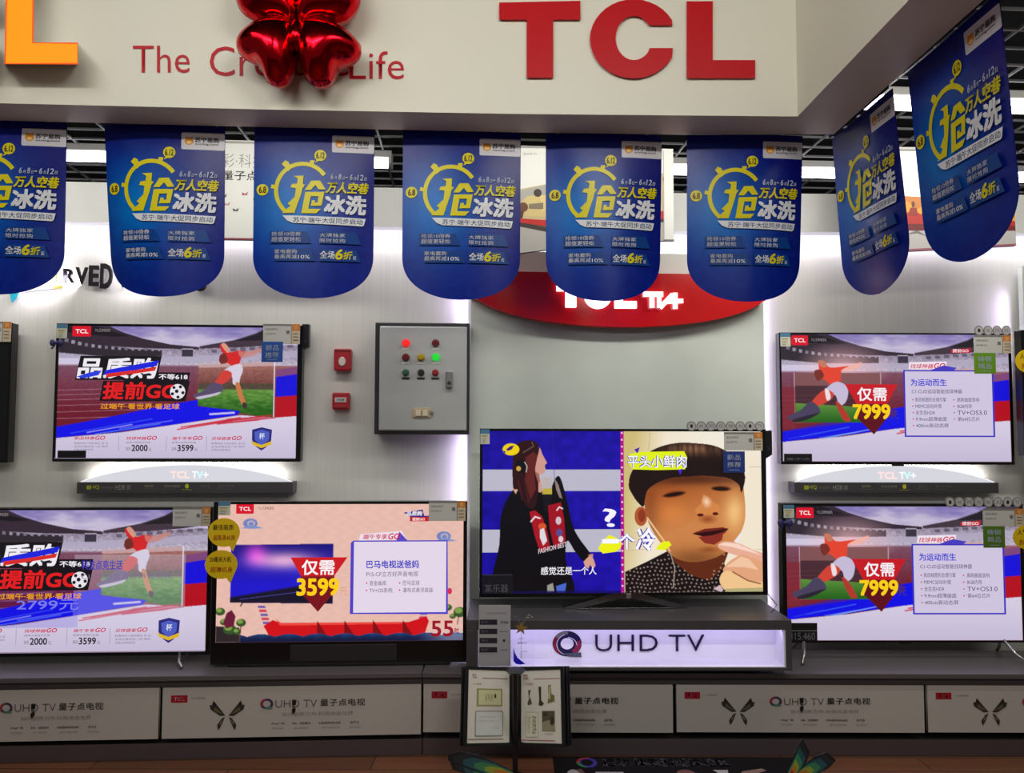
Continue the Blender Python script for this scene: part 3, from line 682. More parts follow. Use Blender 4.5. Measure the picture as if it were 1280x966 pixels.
    face = [(804, 612), (815, 600), (860, 592), (905, 594), (927, 604), (931, 620), (932, 645), (928, 662), (917, 682), (902, 694), (880, 702), (858, 703), (838, 695), (822, 676), (810, 655), (805, 636)]
    P.poly([(780, 715), (806, 703), (836, 688), (840, 700), (905, 706), (910, 741), (780, 741)], (24, 14, 16))
    P.poly([(828, 674), (836, 672), (912, 686), (902, 712), (886, 727), (862, 720), (842, 704)], (96, 42, 20))
    for k in range(300):
        xx = 782 + (k % 25) * 5.4 + 2.7 * ((k // 25) % 2) + 1.2 * math.sin(k * 7.1); yy = 690 + (k // 25) * 5.0 + 1.1 * math.cos(k * 5.3)
        P.ell(xx, yy, 1.15, 1.15, (190, 174, 160), .7) if (yy > 716 - (xx - 780) * .4 and not (838 < xx < 903 and yy < 727 - abs(xx - 874) * .75) and (xx < 905)) else None
    P.ell(800, 646, 8, 12, (176, 84, 46)); P.ell(801, 645, 4.5, 8, (140, 54, 28))
    face = cr(face); hair = cr(hair); fm = P.pm(face)
    fc = lerp((166, 86, 36), (204, 130, 72), (Y - 600) / 60 + (X - 860) / 160)
    fc = fc + np.exp(-((X - 918) / 12) ** 2 - ((Y - 640) / 24) ** 2)[..., None] * np.array((36, 60, 50)) - np.exp(-((X - 868) / 40) ** 2 - ((Y - 700) / 14) ** 2)[..., None] * np.array((66, 48, 30)) - np.exp(-((X - 812) / 10) ** 2 - ((Y - 645) / 40) ** 2)[..., None] * np.array((28, 18, 6)) + np.exp(-((X - 838) / 18) ** 2 - ((Y - 640) / 14) ** 2)[..., None] * np.array((26, 16, 6)) - np.exp(-((Y - 600) / 8) ** 2)[..., None] * np.array((60, 34, 12))
    P.put(fm, np.clip(fc, 0, 255))
    hm = P.pm(hair); hc = lerp((30, 14, 12), (26, 12, 12), n)
    hc = hc + (np.exp(-((Y - 561 - ((X - 862) / 30) ** 2) / 8) ** 2) * (vnoise(X / 2.5, Y / 14, 8) * .7 + .3) * np.clip(1 - np.abs(X - 868) / 60, 0, 1))[..., None] * np.array((130, 100, 66))
    P.put(hm, np.clip(hc, 0, 255)); P.put(P.em(866, 598, 62, 9, 0, 1.0), (70, 30, 12), .55); P.put(hm, np.clip(hc, 0, 255))
    P.ell(842, 618, 17, 5.5, (110, 40, 12), .8, rot=-8, soft=.8); P.ell(903, 611, 15, 5, (112, 44, 14), .8, rot=2, soft=.8)
    P.ell(842, 618.5, 13, 2.6, (34, 10, 8), rot=-9, soft=.5); P.ell(901, 611.5, 11, 2.6, (36, 12, 8), rot=2, soft=.5)
    P.poly([(879, 618), (887, 624), (899, 634), (900, 642), (884, 646), (870, 643), (868, 638), (876, 630)], (214, 134, 72), .8); P.ell(883, 628, 7, 9, (250, 222, 204), .9, rot=-20, soft=1.0)
    P.ell(875, 644.5, 4, 2, (84, 22, 12)); P.ell(894, 643, 3.6, 2, (84, 22, 12)); P.ell(884, 650, 14, 7, (120, 42, 16), .6, soft=.9)
    P.poly([(866, 667), (880, 662), (892, 661), (904, 660), (910, 663), (905, 668), (890, 670), (876, 671)], (112, 34, 26)); P.poly([(864, 668), (880, 666), (895, 664), (911, 661), (898, 669), (880, 672)], (44, 8, 10))
    P.poly([(872, 672), (890, 670), (904, 666), (902, 676), (892, 682), (880, 680)], (138, 44, 34)); P.ell(885, 688, 16, 5, (120, 46, 14), .5, soft=.9)
    P.line([(808, 648), (818, 662), (831, 680), (836, 690)], 2, (236, 196, 140)); P.line([(836, 690), (842, 710), (840, 735)], 1.2, (170, 156, 140))
    P.poly([(917, 678), (925, 668), (928, 665), (921, 680)], (236, 232, 240))
    P.poly(cr([(897, 682), (905, 678), (922, 680), (940, 688), (956, 695), (956, 708), (935, 700), (915, 694), (899, 687)]), (232, 172, 148)); P.poly([(897, 682), (905, 679), (922, 681), (940, 689), (953, 696), (940, 692), (915, 685)], (248, 212, 196))
    P.poly(cr([(903, 712), (912, 702), (926, 695), (936, 697), (956, 708), (956, 735), (930, 726), (915, 719), (905, 716)]), (226, 164, 124)); P.poly([(906, 710), (926, 697), (936, 700), (948, 714), (930, 710)], (246, 204, 170), .8)
    P.poly(cr([(899, 722), (905, 715), (918, 717), (936, 727), (956, 730), (956, 740), (925, 741), (906, 739), (899, 730)]), (240, 196, 140)); P.line([(915, 716), (934, 727), (950, 731)], 1.6, (120, 60, 40), .8)
    P.poly([(890, 737), (899, 732), (903, 738), (900, 741)], (206, 180, 190)); P.poly([(906, 737), (953, 736), (953, 741), (905, 741)], (176, 170, 120))
    # glowing divider
    P.rect(774.5, 539, 778.5, 741, (176, 10, 130))
    for k in range(24): P.ell(776.5, 541 + k * 8.7, 1.2, 1.2, (255, 214, 246))
    P.rect(603, 718, 641, 741, (20, 18, 24)); P.rect(603, 717, 640, 718.5, (44, 42, 56))
    return P
def show_text(A):
    A.poly([(786, 568), (800, 565), (855, 564), (859, 572), (856, 587), (820, 588), (790, 587), (784, 578)], (226, 240, 20))
    A.poly([(792, 562), (799, 559), (796, 567)], (70, 30, 170)); A.poly([(847, 588), (853, 586), (850, 594)], (70, 30, 200))
    for b_, c_ in ((.075, (40, 28, 150)), (.02, (246, 244, 255))): A.text('平头小鲜肉', 783 + (.6 if b_ < .05 else 0), 569, 858, 585, c_, bold=b_)
    A.text('?', 752, 636, 769, 659, (244, 240, 255), bold=.025, shear=-.1)
    A.poly([(746, 686), (752, 676), (760, 669), (768, 672), (775, 678), (775, 684), (768, 690), (752, 692)], (238, 240, 20)); A.poly([(819, 685), (826, 678), (835, 677), (838, 682), (830, 688), (820, 688)], (230, 240, 20))
    for b_, c_ in ((.09, (50, 36, 170)), (.035, (248, 246, 255))): A.text('一', 751, 674, 772, 679.5, c_, bold=b_); A.text('个', 772, 667, 792, 687, c_, bold=b_); A.text('冷', 793, 660, 818, 689, c_, bold=b_, shear=.1)
    A.text('感觉还是一个人', 675, 708, 744, 718, (236, 234, 240), bold=.02)
    A.text('FASHION BEST', 672, 686, 707, 692, (206, 200, 206), bold=.02, skew=-9)
    A.text('某乐器', 606, 729, 635, 739, (66, 66, 72))
    A.rect(603, 740.6, 953, 741, (20, 16, 30))
# ================================================================== OBJECTS
def mount(plane, x0, y0, x1, y1, off=0.0):
    loc, wd, ht = plane.box(x0, y0, x1, y1, off); return loc, wd, ht

# ---- lettering on the sign band
A = Art(FRAME, 1280, 966)
sl = thing('slogan_lettering', None, None, fascia(335, 95)); sl_l = Vector(sl.location)
for t_, x0, y0, x1, y1 in (('The', 166, 57, 237, 91), ('Creative', 262, 58, 436, 95), ('Life', 437, 64, 505, 99)):
    A = Art(FRAME, 1280, 966); A.text3(t_, x0, y0, x1, y1, (184, 24, 40), 0.0025, bold=-0.004)
    f = A.build('word', SATIN, sl, surf=on_fascia)
    for v in f.data.vertices: v.co -= sl_l
tag(sl, 'thin red slogan lettering on the cream sign band, partly behind the red foil balloon', 'lettering')
A = Art(FRAME, 1280, 966); R_ = (190, 12, 24)
A.solid([(624, 3), (725.5, 1), (725.5, 24.5), (691.5, 24.5), (691.5, 97), (658.5, 97), (658.5, 24.5), (624, 24.5)], R_, 0.0, 0.012)
co = []; ci = []
for i in range(31):
    t = math.radians(-28 + -(304) * i / 30)
    co.append((792 + 54.5 * math.cos(t), 48.5 + 49.5 * math.sin(t)))
co = [(840.5, 31.5)] + [p for p in co if not (p[0] > 815 and 31.5 < p[1] < 60)] + [(841, 60), (812, 60)]
for i in range(25):
    t = math.radians(28 + 304 * i / 24); ci.append((792.5 + 23 * math.cos(t), 47.5 + 27.5 * math.sin(t)))
ci = [p for p in ci if not (p[0] > 809 and 31 < p[1] < 60.5)]
A.solid(co + ci + [(811.5, 31.5)], R_, 0.0, 0.012)
A.solid([(858.5, 1.5), (891, 1.5), (891, 75), (944, 75), (944, 97.5), (858.5, 97.5)], R_, 0.0, 0.012)
tag(recentre(A.build('brand_lettering', SATIN, surf=on_fascia)), 'large flat red capital letters on the right half of the cream sign band', 'lettering')
# ---- box letter, lit orange, and the tip of the one before it
def box_letter(name, pts, label, glow):
    A = Art(FRAME, 1280, 966); A.solid(pts, (205, 203, 198), 0.0, 0.105); o = recentre(A.build(name, SATIN, surf=on_fascia))
    B = Art(FRAME, 1280, 966); B.solid(pts, (255, 160, 0), 0.1052, 0.108); f = B.build('lit_face', glow, None, surf=on_fascia)
    me = f.data; l = Vector(o.location)
    for v in me.vertices: v.co -= l
    f.parent = o
    tag(o, label, 'sign letter'); f['label'] = 'glowing orange letter face'
    # darker red-orange rim round the face
    return o, l
GO = emit('orange_glow', (255, 158, 0), 1.0)
o, l = box_letter('illuminated_letter', [(9, -60), (42, -60), (41, 53), (97, 53.5), (97, 80), (6, 80)], 'glowing orange box letter cut off by the top of the picture, on the sign band', GO)
B = Art(FRAME, 1280, 966); B.z = 0.1085; B.stroke([(9, -60), (6.5, 79.5), (97, 79.5), (97, 54), (41, 53.5), (42, -60)], 2.2, (255, 84, 10)); f = B.build('rim', emit('orange_rim', (255, 84, 8), 0.95), None, surf=on_fascia)
for v in f.data.vertices: v.co -= l
f.parent = o
o, l = box_letter('illuminated_letter', [(-70, -30), (-20, -30), (-8, -5), (-8, 8), (-30, 8), (-45, 0), (-52, 30), (-45, 56), (-28, 50), (-8, 50), (-8, 62), (-24, 84), (-70, 84), (-92, 30)], 'grey side of a box letter showing at the left edge of the sign band', GO)

# ---- red foil balloon: four wings blown up from flat outlines
FOIL = mat('red_foil', (206, 10, 26), 0.16, metal=1.0, var=0.15, scale=(30, 30, 30), bump=0.15)
def wing(pts, puff, parent):
    P0 = [Vector(p) for p in pts]; sm = []
    n = len(P0)
    for i in range(n):
        a, b, c, d = P0[i - 1], P0[i], P0[(i + 1) % n], P0[(i + 2) % n]
        for t in (0, .25, .5, .75):
            sm.append(tuple(0.5 * ((2 * b) + (c - a) * t + (2 * a - 5 * b + 4 * c - d) * t * t + (3 * b - a - 3 * c + d) * t ** 3)))
    xs = [p[0] for p in sm]; ys = [p[1] for p in sm]; st = 1.0
    X, Y = np.meshgrid(np.arange(min(xs) - 2, max(xs) + 3, st), np.arange(min(ys) - 2, max(ys) + 3, st))
    ins = np.zeros(X.shape, bool)
    for (ax, ay), (bx, by) in zip(sm, sm[1:] + sm[:1]):
        if ay != by: ins ^= ((ay > Y) != (by > Y)) & (X < (bx - ax) * (Y - ay) / (by - ay) + ax)
    u = np.zeros(X.shape)
    for _ in range(900):
        u = np.where(ins, (np.roll(u, 1, 0) + np.roll(u, -1, 0) + np.roll(u, 1, 1) + np.roll(u, -1, 1) + 1.0) / 4, 0)
    h = np.sqrt(u) * puff * 2.72 / 967 * 2.5
    # crimped seam
    ed = np.hypot(*np.gradient(ins.astype(float)))
    h = np.where(ins, np.maximum(h, 0.0005), 0)
    idx = -np.ones(X.shape, int); V = []; F = []
    near = ins.copy()
    for dy in (-1, 0, 1):
        for dx in (-1, 0, 1): near |= np.roll(np.roll(ins, dy, 0), dx, 1)
    for j in range(X.shape[0]):
        for i in range(X.shape[1]):
            if near[j, i]: idx[j, i] = len(V); V.append((X[j, i], Y[j, i], h[j, i]))
    nV = len(V)
    for j in range(X.shape[0] - 1):
        for i in range(X.shape[1] - 1):
            q = (idx[j, i], idx[j, i + 1], idx[j + 1, i + 1], idx[j + 1, i])
            if min(q) >= 0: F.append(q); F.append(tuple(k + nV for k in q[::-1]))
    base = 0.105
    W3 = [fascia(x, y, base)[:] for x, y, _ in V]
    nn = Vector((0.02, -1, 0)).normalized()
    me = bpy.data.meshes.new('wing')
    ctr = parent.location
    me.from_pydata([tuple(Vector(p) + nn * hh[2] - ctr) for p, hh in zip(W3, V)] + [tuple(Vector(p) - nn * hh[2] - ctr) for p, hh in zip(W3, V)], [], F)
    me.shade_smooth(); o = link('wing', me, parent, [FOIL])
    return o
bal = thing('foil_balloon', 'shiny red foil balloon of rounded wings hung in front of the slogan lettering', 'balloon', fascia(373, 108, 0.105))
wing([(371, 36), (352, 28), (330, 30), (312, 40), (299, 52), (298, 64), (308, 74), (322, 80), (330, 92), (336, 103), (348, 108), (359, 104), (366, 90), (371, 70)], 1.0, bal)
wing([(374, 36), (392, 29), (415, 32), (436, 42), (450, 56), (450, 68), (440, 77), (424, 82), (418, 94), (412, 104), (400, 108), (388, 104), (379, 90), (374, 70)], 1.0, bal)
wing([(371, 28), (350, 29), (325, 27), (306, 18), (297, 4), (297, -16), (305, -40), (330, -52), (356, -48), (371, -30)], 0.8, bal)
wing([(374, 28), (396, 29), (420, 29), (438, 21), (449, 4), (448, -16), (440, -40), (418, -52), (392, -48), (374, -30)], 0.8, bal)
bm = bmesh.new(); bmesh.ops.create_uvsphere(bm, u_segments=16, v_segments=10, radius=0.032)
for v in bm.verts: v.co.z *= 1.6; v.co += Vector(fascia(372.5, 44, 0.14)) - bal.location
fin(bm, 'knot', FOIL, bal, smooth=True)

# ---- eight blue sale banners hanging from the back of the band
BF = (863, 168, 1008, 377)
def banner_art():
    P = Pic(BF, 1.0); Xn = np.linspace(863, 1008, P.nx); Yn = np.linspace(168, 377, P.ny)
    yc, hh = 322.0, 54.0
    wy = np.where(Yn < yc, 1.0, np.sqrt(np.clip(1 - (np.maximum(Yn - yc, 0) / 55.0) ** 2.4, 0.0004, 1)))
    P.X = 935.5 + (Xn[None, :] - 935.5) * wy[:, None]; P.Y = np.repeat(Yn[:, None], P.nx, 1); X, Y = P.X, P.Y
    c = lerp((14, 8, 104), (6, 30, 132), (Y - 168) / 209)
    glow = np.exp(-((X - 905) / 62) ** 2 - ((Y - 262) / 66) ** 2); c = c + glow[..., None] * np.array((-6, 96, 84))
    n = vnoise(X / 7, Y / 7, 5); c = c + (n[..., None] - .5) * np.array((4, 8, 12))
    P.im = np.clip(c, 0, 255)
    A = Art(BF, 0.425, 0.612)
    A.pic(P)
    v = A.V[-1]; fx = A.loc(np.column_stack([P.X.ravel(), P.Y.ravel()])); v[:, :2] = fx
    nf = len(v); back = v.copy(); back[:, 2] = -0.0012
    q = A.F[-1]; A.V.append(back); A.C.append(A.C[-1].copy()); A.F.append(q[:, ::-1] + nf); A.n += nf
    Yl, Wt = (222, 208, 20), (226, 228, 234)
    cx = lambda a: 860 + a / 8.258
    cy = lambda b: 165 + b / 8.256
    A.rrect(957, 176.5, 1007.6, 197.4, 1.8, (206, 202, 208))
    A.ell(966, 187, 5.2, 4.8, (206, 132, 40)); A.ell(966, 188.8, 3.2, 1.8, (236, 196, 120)); A.poly([(962, 184), (961.5, 181), (964, 183)], (206, 132, 40)); A.poly([(970, 184), (970.5, 181), (968, 183)], (206, 132, 40))
    A.text('苏宁易购', 973, 182.2, 1001, 188.6, (48, 40, 52), bold=.03); A.text('suning.com', 973.5, 189.4, 1000.5, 192.2, (48, 40, 52), bold=.02)
    A.arc(922.5, 245.5, 32, 128, 324, 5.0, Yl, ry=33)
    A.poly([(905, 222), (897, 213), (901, 208.5), (905, 210.5), (909, 218)], Yl); A.poly([(930, 215), (931, 208), (936.5, 208), (935, 216)], Yl); A.poly([(884, 243), (885, 238), (891, 240), (891, 244)], Yl)
    A.ell(943.3, 202, 7.2, 7, Yl); A.text('6.12', 938.2, 198, 948.4, 206, (74, 60, 20), bold=.05); A.poly([(937, 211), (940, 206), (943, 208)], Yl)
    A.ell(874, 245, 7.2, 7, Yl); A.text('6.8', 869.6, 241, 878.5, 249, (74, 40, 16), bold=.05)
    # the big yellow word
    A.poly([(cx(425), cy(520)), (cx(525), cy(515)), (cx(520), cy(600)), (cx(545), cy(605)), (cx(520), cy(640)), (cx(505), cy(700)), (cx(440), cy(895)), (cx(315), cy(895)), (cx(400), cy(820)), (cx(370), cy(800)), (cx(440), cy(730)), (cx(450), cy(645)), (cx(395), cy(635)), (cx(410), cy(600)), (cx(460), cy(595)), (cx(468), cy(545))], Yl)
    A.poly([(cx(600), cy(565)), (cx(690), cy(562)), (cx(745), cy(650)), (cx(680), cy(655)), (cx(645), cy(610)), (cx(600), cy(660)), (cx(540), cy(660))], Yl)
    A.poly([(cx(545), cy(680)), (cx(735), cy(676)), (cx(708), cy(818)), (cx(600), cy(822)), (cx(612), cy(765)), (cx(645), cy(765)), (cx(642), cy(785)), (cx(668), cy(785)), (cx(676), cy(722)), (cx(600), cy(724)), (cx(578), cy(852)), (cx(702), cy(850)), (cx(660), cy(895)), (cx(508), cy(897))], Yl)
    for t, a, b in (('6', 956, 959.5), ('月', 960.5, 964), ('8', 965.5, 969), ('日', 970, 973), ('-', 974, 976.5), ('6', 979, 982.5), ('月', 983.5, 987), ('12', 988, 995.5), ('日', 996.5, 1000)):
        if t == '-': A.rect(a, 228, b, 229, Wt)
        else: A.text(t, a, 224.5 if t.isdigit() else 227.5, b, 231.5, (196, 206, 226), bold=.03, shear=.15)
    A.text('万人空巷', 950.5, 234.5, 1002, 248.5, Yl, bold=.045, shear=.22)
    A.text('冰洗', 948.5, 250.5, 999.5, 274.5, Wt, bold=.06, shear=.1)
    A.poly([(899, 276.5), (999, 278.5), (997, 286.5), (995, 288), (912, 285.8), (905, 283)], Wt)
    A.text('苏宁·端午大促同步启动', 912, 278.3, 995.5, 285, (20, 70, 120), bold=.015, skew=1.2)
    for x0, y0 in ((884, 296), (944, 296), (890, 317.5), (944, 317.5)):
        A.poly([(x0, y0), (x0 + 44, y0), (x0 + 50, y0 + 14.5), (x0, y0 + 14.5)], (12, 62, 136))
    A.text('抢领10倍券', 886.2, 296.5, 922, 301.8, Wt, bold=.015); A.text('超值更轻松', 886.2, 303, 922, 308.6, Wt, bold=.015)
    A.text('大牌独家', 944.5, 297.8, 975, 302.6, Wt, bold=.015, space=1.15); A.text('限时抢购', 944.5, 304.2, 975, 309.2, Wt, bold=.015, space=1.15)
    A.text('家电套购', 890, 318, 917.5, 323.2, Wt, bold=.015); A.text('最高再减', 890, 324.2, 917.5, 329.6, Wt, bold=.015); A.text('10%', 919, 325, 933, 329.4, Wt)
    A.text('全场', 945, 319.5, 963, 329, Wt, bold=.03); A.text('6', 963.5, 317, 972.5, 330, Yl, bold=.06, shear=.15); A.text('折', 973, 319.5, 984, 329.4, Yl, bold=.04, shear=.1); A.text('起', 985, 325, 988.5, 329.4, Wt)
    A.rect(863, 152, 1008, 168.3, (15, 10, 96))
    return A.sliced([-0.2125 + 0.425 * k / 36 for k in range(1, 36)])
BA = banner_art()
def hang(x, y, h, kl, kr, sway, tw, swing=0.0):
    """bend the sheet: curl of the left and right halves growing downwards, sway of the lower edge, twist"""
    t = np.clip((0.612 - y) / 0.612, 0, 1)
    k = np.where(x < 0, kl, kr) * (0.25 + 0.75 * t) + 1e-5
    a = np.abs(x) * k
    X = np.sign(x) * np.where(np.abs(k) > 1e-3, np.sin(a) / k, np.abs(x)); D = -(1 - np.cos(a)) / k
    nx, ny = np.sin(a) * np.sign(x) * 1.0, -np.cos(a)
    px = X + sway * t * 0.6 + nx * h; py = D + ny * h + tw * t * x * -1.0 + swing * t
    return np.column_stack([px, py, y])
def banner(loc, yaw, label, kl, kr, sway=0.0, tw=0.0, swing=0.0):
    o = BA.build('sale_banner', GLOSS, surf=lambda x, y, h: hang(x, y, h, kl, kr, sway, tw, swing))
    o.location = loc; o.rotation_euler = (0, 0, yaw)
    return tag(o, label, 'banner', 'blue sale banners hanging from the sign band')
def back_of_band(px):
    for a, b in zip(FB, FB[1:]):
        pa = 640 + FPX * a.x / a.y; pb = 640 + FPX * b.x / b.y
        if px <= pb or b is FB[-1]:
            t = (px - pa) / (pb - pa); p = a.lerp(b, t); d = (b - a); return p, math.atan2(d.y, d.x)
for px, lab, kl, kr, sw, tw in (
    (-12, 'blue sale banner cut by the left picture edge, over the coloured wall letter', -0.4, -1.0, 0, 0),
    (192, 'blue sale banner over the black backlit wall lettering, left of the first white poster', -3.6, -1.0, 0.008, 0.0),
    (386, 'blue sale banner above the grey control box and red alarm buttons', -0.8, -1.2, 0, 0),
    (575, 'blue sale banner over the left tip of the red arched sign', -0.8, -1.2, 0, 0.0),
    (757, 'blue sale banner in front of the lit white letters of the red arched sign', -1.8, -2.0, 0.0, 0.0),
    (938, 'blue sale banner over the right tip of the red arched sign', -0.7, -2.4, -0.004, 0.0)):
    p, yw = back_of_band(px)
    banner(Vector((p.x, p.y + 0.012, FZ + 0.004 - 0.612)), yw, lab, kl, kr, sw, tw)
for pyY, lab, kl, kr, sw, tw in (
    (2.585, 'blue sale banner with a curled edge, farther one under the forward arm', 1.6, -0.8, 0.0, 0.05),
    (2.05, 'blue sale banner nearest the camera under the forward arm', 0.8, -0.3, 0.0, 0.05)):
    banner(Vector((e2.x + 0.018, pyY, FZ + 0.004 - 0.612)), math.radians(-90), lab, kl, kr, sw, tw, 0.05)

# ---- posters hanging behind the banners
def poster(fr, Y, label, fn, poly=None, loc_yaw=3.0):
    pl = Plane((fr[0] + fr[2]) / 2, Y, loc_yaw); loc, wd, ht = pl.box(*fr)
    A = Art(fr, wd, ht); pts = poly or [(fr[0], fr[1]), (fr[2], fr[1]), (fr[2], fr[3]), (fr[0], fr[3])]
    A.solid(pts, (120, 110, 112), -0.02, 0.0, (206, 205, 198)); fn(A)
    o = A.build('hanging_poster', PRINT); o.location = loc; o.rotation_euler = (0, 0, pl.yaw)
    tag(o, label, 'poster', 'large posters hung over the display wall')
    for sx in (-.3, .3):
        bm = bmesh.new(); cyl(bm, (sx * wd, .012, ht - .004), (sx * wd, .012, 3.25 - loc.z), .002, n=8); fin(bm, 'cord', WHITEP, o)
    return o
def p1(A):
    A.rect(231, 177, 419, 180, (150, 146, 140)); A.text('彩·科技', 276, 193, 330, 210, (120, 118, 116), bold=-.01); A.text('量子点电视', 277, 214, 352, 226, (40, 36, 36), bold=.01)
    for x, y, c in ((280, 246, (90, 70, 66)), (306, 243, (150, 50, 70)), (284, 256, (176, 130, 130)), (295, 263, (80, 70, 70)), (320, 250, (120, 60, 60))): A.poly([(x - 4, y - 2), (x, y), (x + 4, y - 3), (x + 2, y + 2), (x, y + 1), (x - 3, y + 2)], c)
    A.rect(231, 298, 419, 300, (130, 50, 60))
poster((230, 176, 420, 300), 3.62, 'white hanging poster with grey and black characters, between second and third banners', p1)
def p2(A):
    A.rect(560, 183, 828, 186, (140, 138, 134)); A.text('QUHD TV', 653, 192, 670, 195, (120, 116, 112))
    A.poly([(560, 256), (647, 238), (685, 230), (829, 214), (829, 268), (685, 287), (646, 279), (560, 270)], (178, 160, 120))
    A.poly([(647, 240), (685, 231), (720, 226), (720, 240), (684, 246), (647, 256)], (150, 148, 140)); A.poly([(646, 258), (658, 246), (676, 244), (684, 256), (684, 272), (646, 270)], (188, 168, 110))
    A.ell(671, 242, 5, 5, (52, 38, 30)); A.poly([(674, 246), (682, 244), (684, 262), (676, 266)], (200, 180, 116)); A.ell(653, 260, 6, 6, (92, 54, 34)); A.poly([(646, 264), (654, 266), (652, 274), (646, 274)], (70, 44, 30)); A.poly([(660, 256), (678, 254), (678, 262), (660, 262)], (116, 104, 84))
    A.poly([(646, 274), (684, 276), (829, 262), (829, 272), (685, 284), (646, 279)], (172, 34, 32)); A.poly([(646, 279), (685, 285), (829, 272), (829, 276), (685, 291), (646, 284)], (56, 44, 42))
    A.poly([(645, 284), (685, 291), (829, 276), (829, 299), (685, 312), (645, 318)], (160, 156, 148)); A.rect(829, 186, 829.8, 299, (150, 148, 142)); A.rect(829.8, 297.5, 842, 300, (110, 104, 104)); A.text('M', 828.5, 219, 829.6, 227, (60, 54, 54))
poster((560, 183, 842, 326), 3.55, 'white hanging poster picturing a figure on red cloth, behind the fourth and fifth banners', p2, [(560, 183), (842, 183), (842, 299), (829, 299), (685, 312), (645, 318), (560, 326)])
def p3(A):
    A.rect(1060, 184, 1268, 187, (150, 148, 142)); A.rect(1060, 187, 1268, 189, (90, 86, 84))
    c = [(1060, 250), (1124, 245), (1160, 247), (1268, 246), (1268, 288), (1126, 288), (1060, 290)]
    A.poly(c, (150, 92, 40)); A.poly([(1060, 262), (1124, 258), (1134, 252), (1146, 262), (1160, 254), (1268, 258), (1268, 288), (1060, 289)], (186, 120, 36)); A.poly([(1060, 276), (1128, 270), (1140, 262), (1150, 268), (1158, 264), (1268, 276), (1268, 288), (1060, 289)], (136, 30, 24)); A.poly([(1060, 282), (1140, 280), (1268, 282), (1268, 288), (1060, 289)], (84, 24, 26)); A.ell(1141, 256, 2, 4, (70, 40, 30)); A.poly([(1137, 260), (1145, 260), (1147, 270), (1135, 270)], (110, 34, 26))
    A.poly([(1060, 290), (1268, 288), (1268, 305), (1126, 313), (1060, 317)], (142, 138, 136)); A.poly([(1130, 294), (1145, 288), (1158, 296), (1145, 292)], (90, 86, 86)); A.rect(1200, 240, 1268, 246, (180, 178, 172)); A.poly([(1060, 315), (1126, 312), (1268, 304), (1268, 306.5), (1126, 314.5), (1060, 318)], (120, 70, 80))
poster((1060, 184, 1268, 318), 3.6, 'white hanging poster with an orange and red picture, behind the two forward banners', p3, [(1060, 184), (1268, 184), (1268, 306.5), (1126, 314.5), (1060, 318)], 1.0)

# ---- long ceiling lamps over the aisle behind
TUBE = emit('tube_light', (250, 248, 255), 9.0)
def ceiling_lamp(x0, x1, pxy, label):
    q = atZ(*pxy, 3.2); s_ = math.tan(GY); yf = lambda x: q.y + (x - q.x) * s_
    xm = (x0 + x1) / 2; t = thing('ceiling_lamp', label, 'ceiling lamp', (xm, yf(xm), 3.17), GY, 'tube lamps under the black ceiling grid')
    h = (x1 - x0) / 2
    boxo('housing', WHITEP, t, -h, -0.06, 0.04, h, 0.06, 0.085, 0.004); boxo('tube', TUBE, t, -h + .02, -0.055, 0.0, h - .02, 0.055, 0.04, 0.01)
    for sx in (-1, 1): boxo('end_cap', WHITEP, t, sx * h - .01, -0.06, -0.002, sx * h + .01, 0.06, 0.085, 0.003)
for x0, x1, lab in ((-3.5, -2.25, 'tube lamp glowing between the first and second banners'), (-2.1, -0.80, 'tube lamp whose end shows between the third and fourth banners'), (0.4, 1.62, 'tube lamp glowing between the fifth and sixth banners'), (1.76, 2.95, 'tube lamp glowing between the sixth banner and the forward banners'), (3.08, 4.3, 'tube lamp at the right picture edge, lower of the two there')):
    ceiling_lamp(x0, x1, (480, 202), lab)
ceiling_lamp(1.75, 3.0, (1130, 127), 'tube lamp higher up, between the two forward banners')
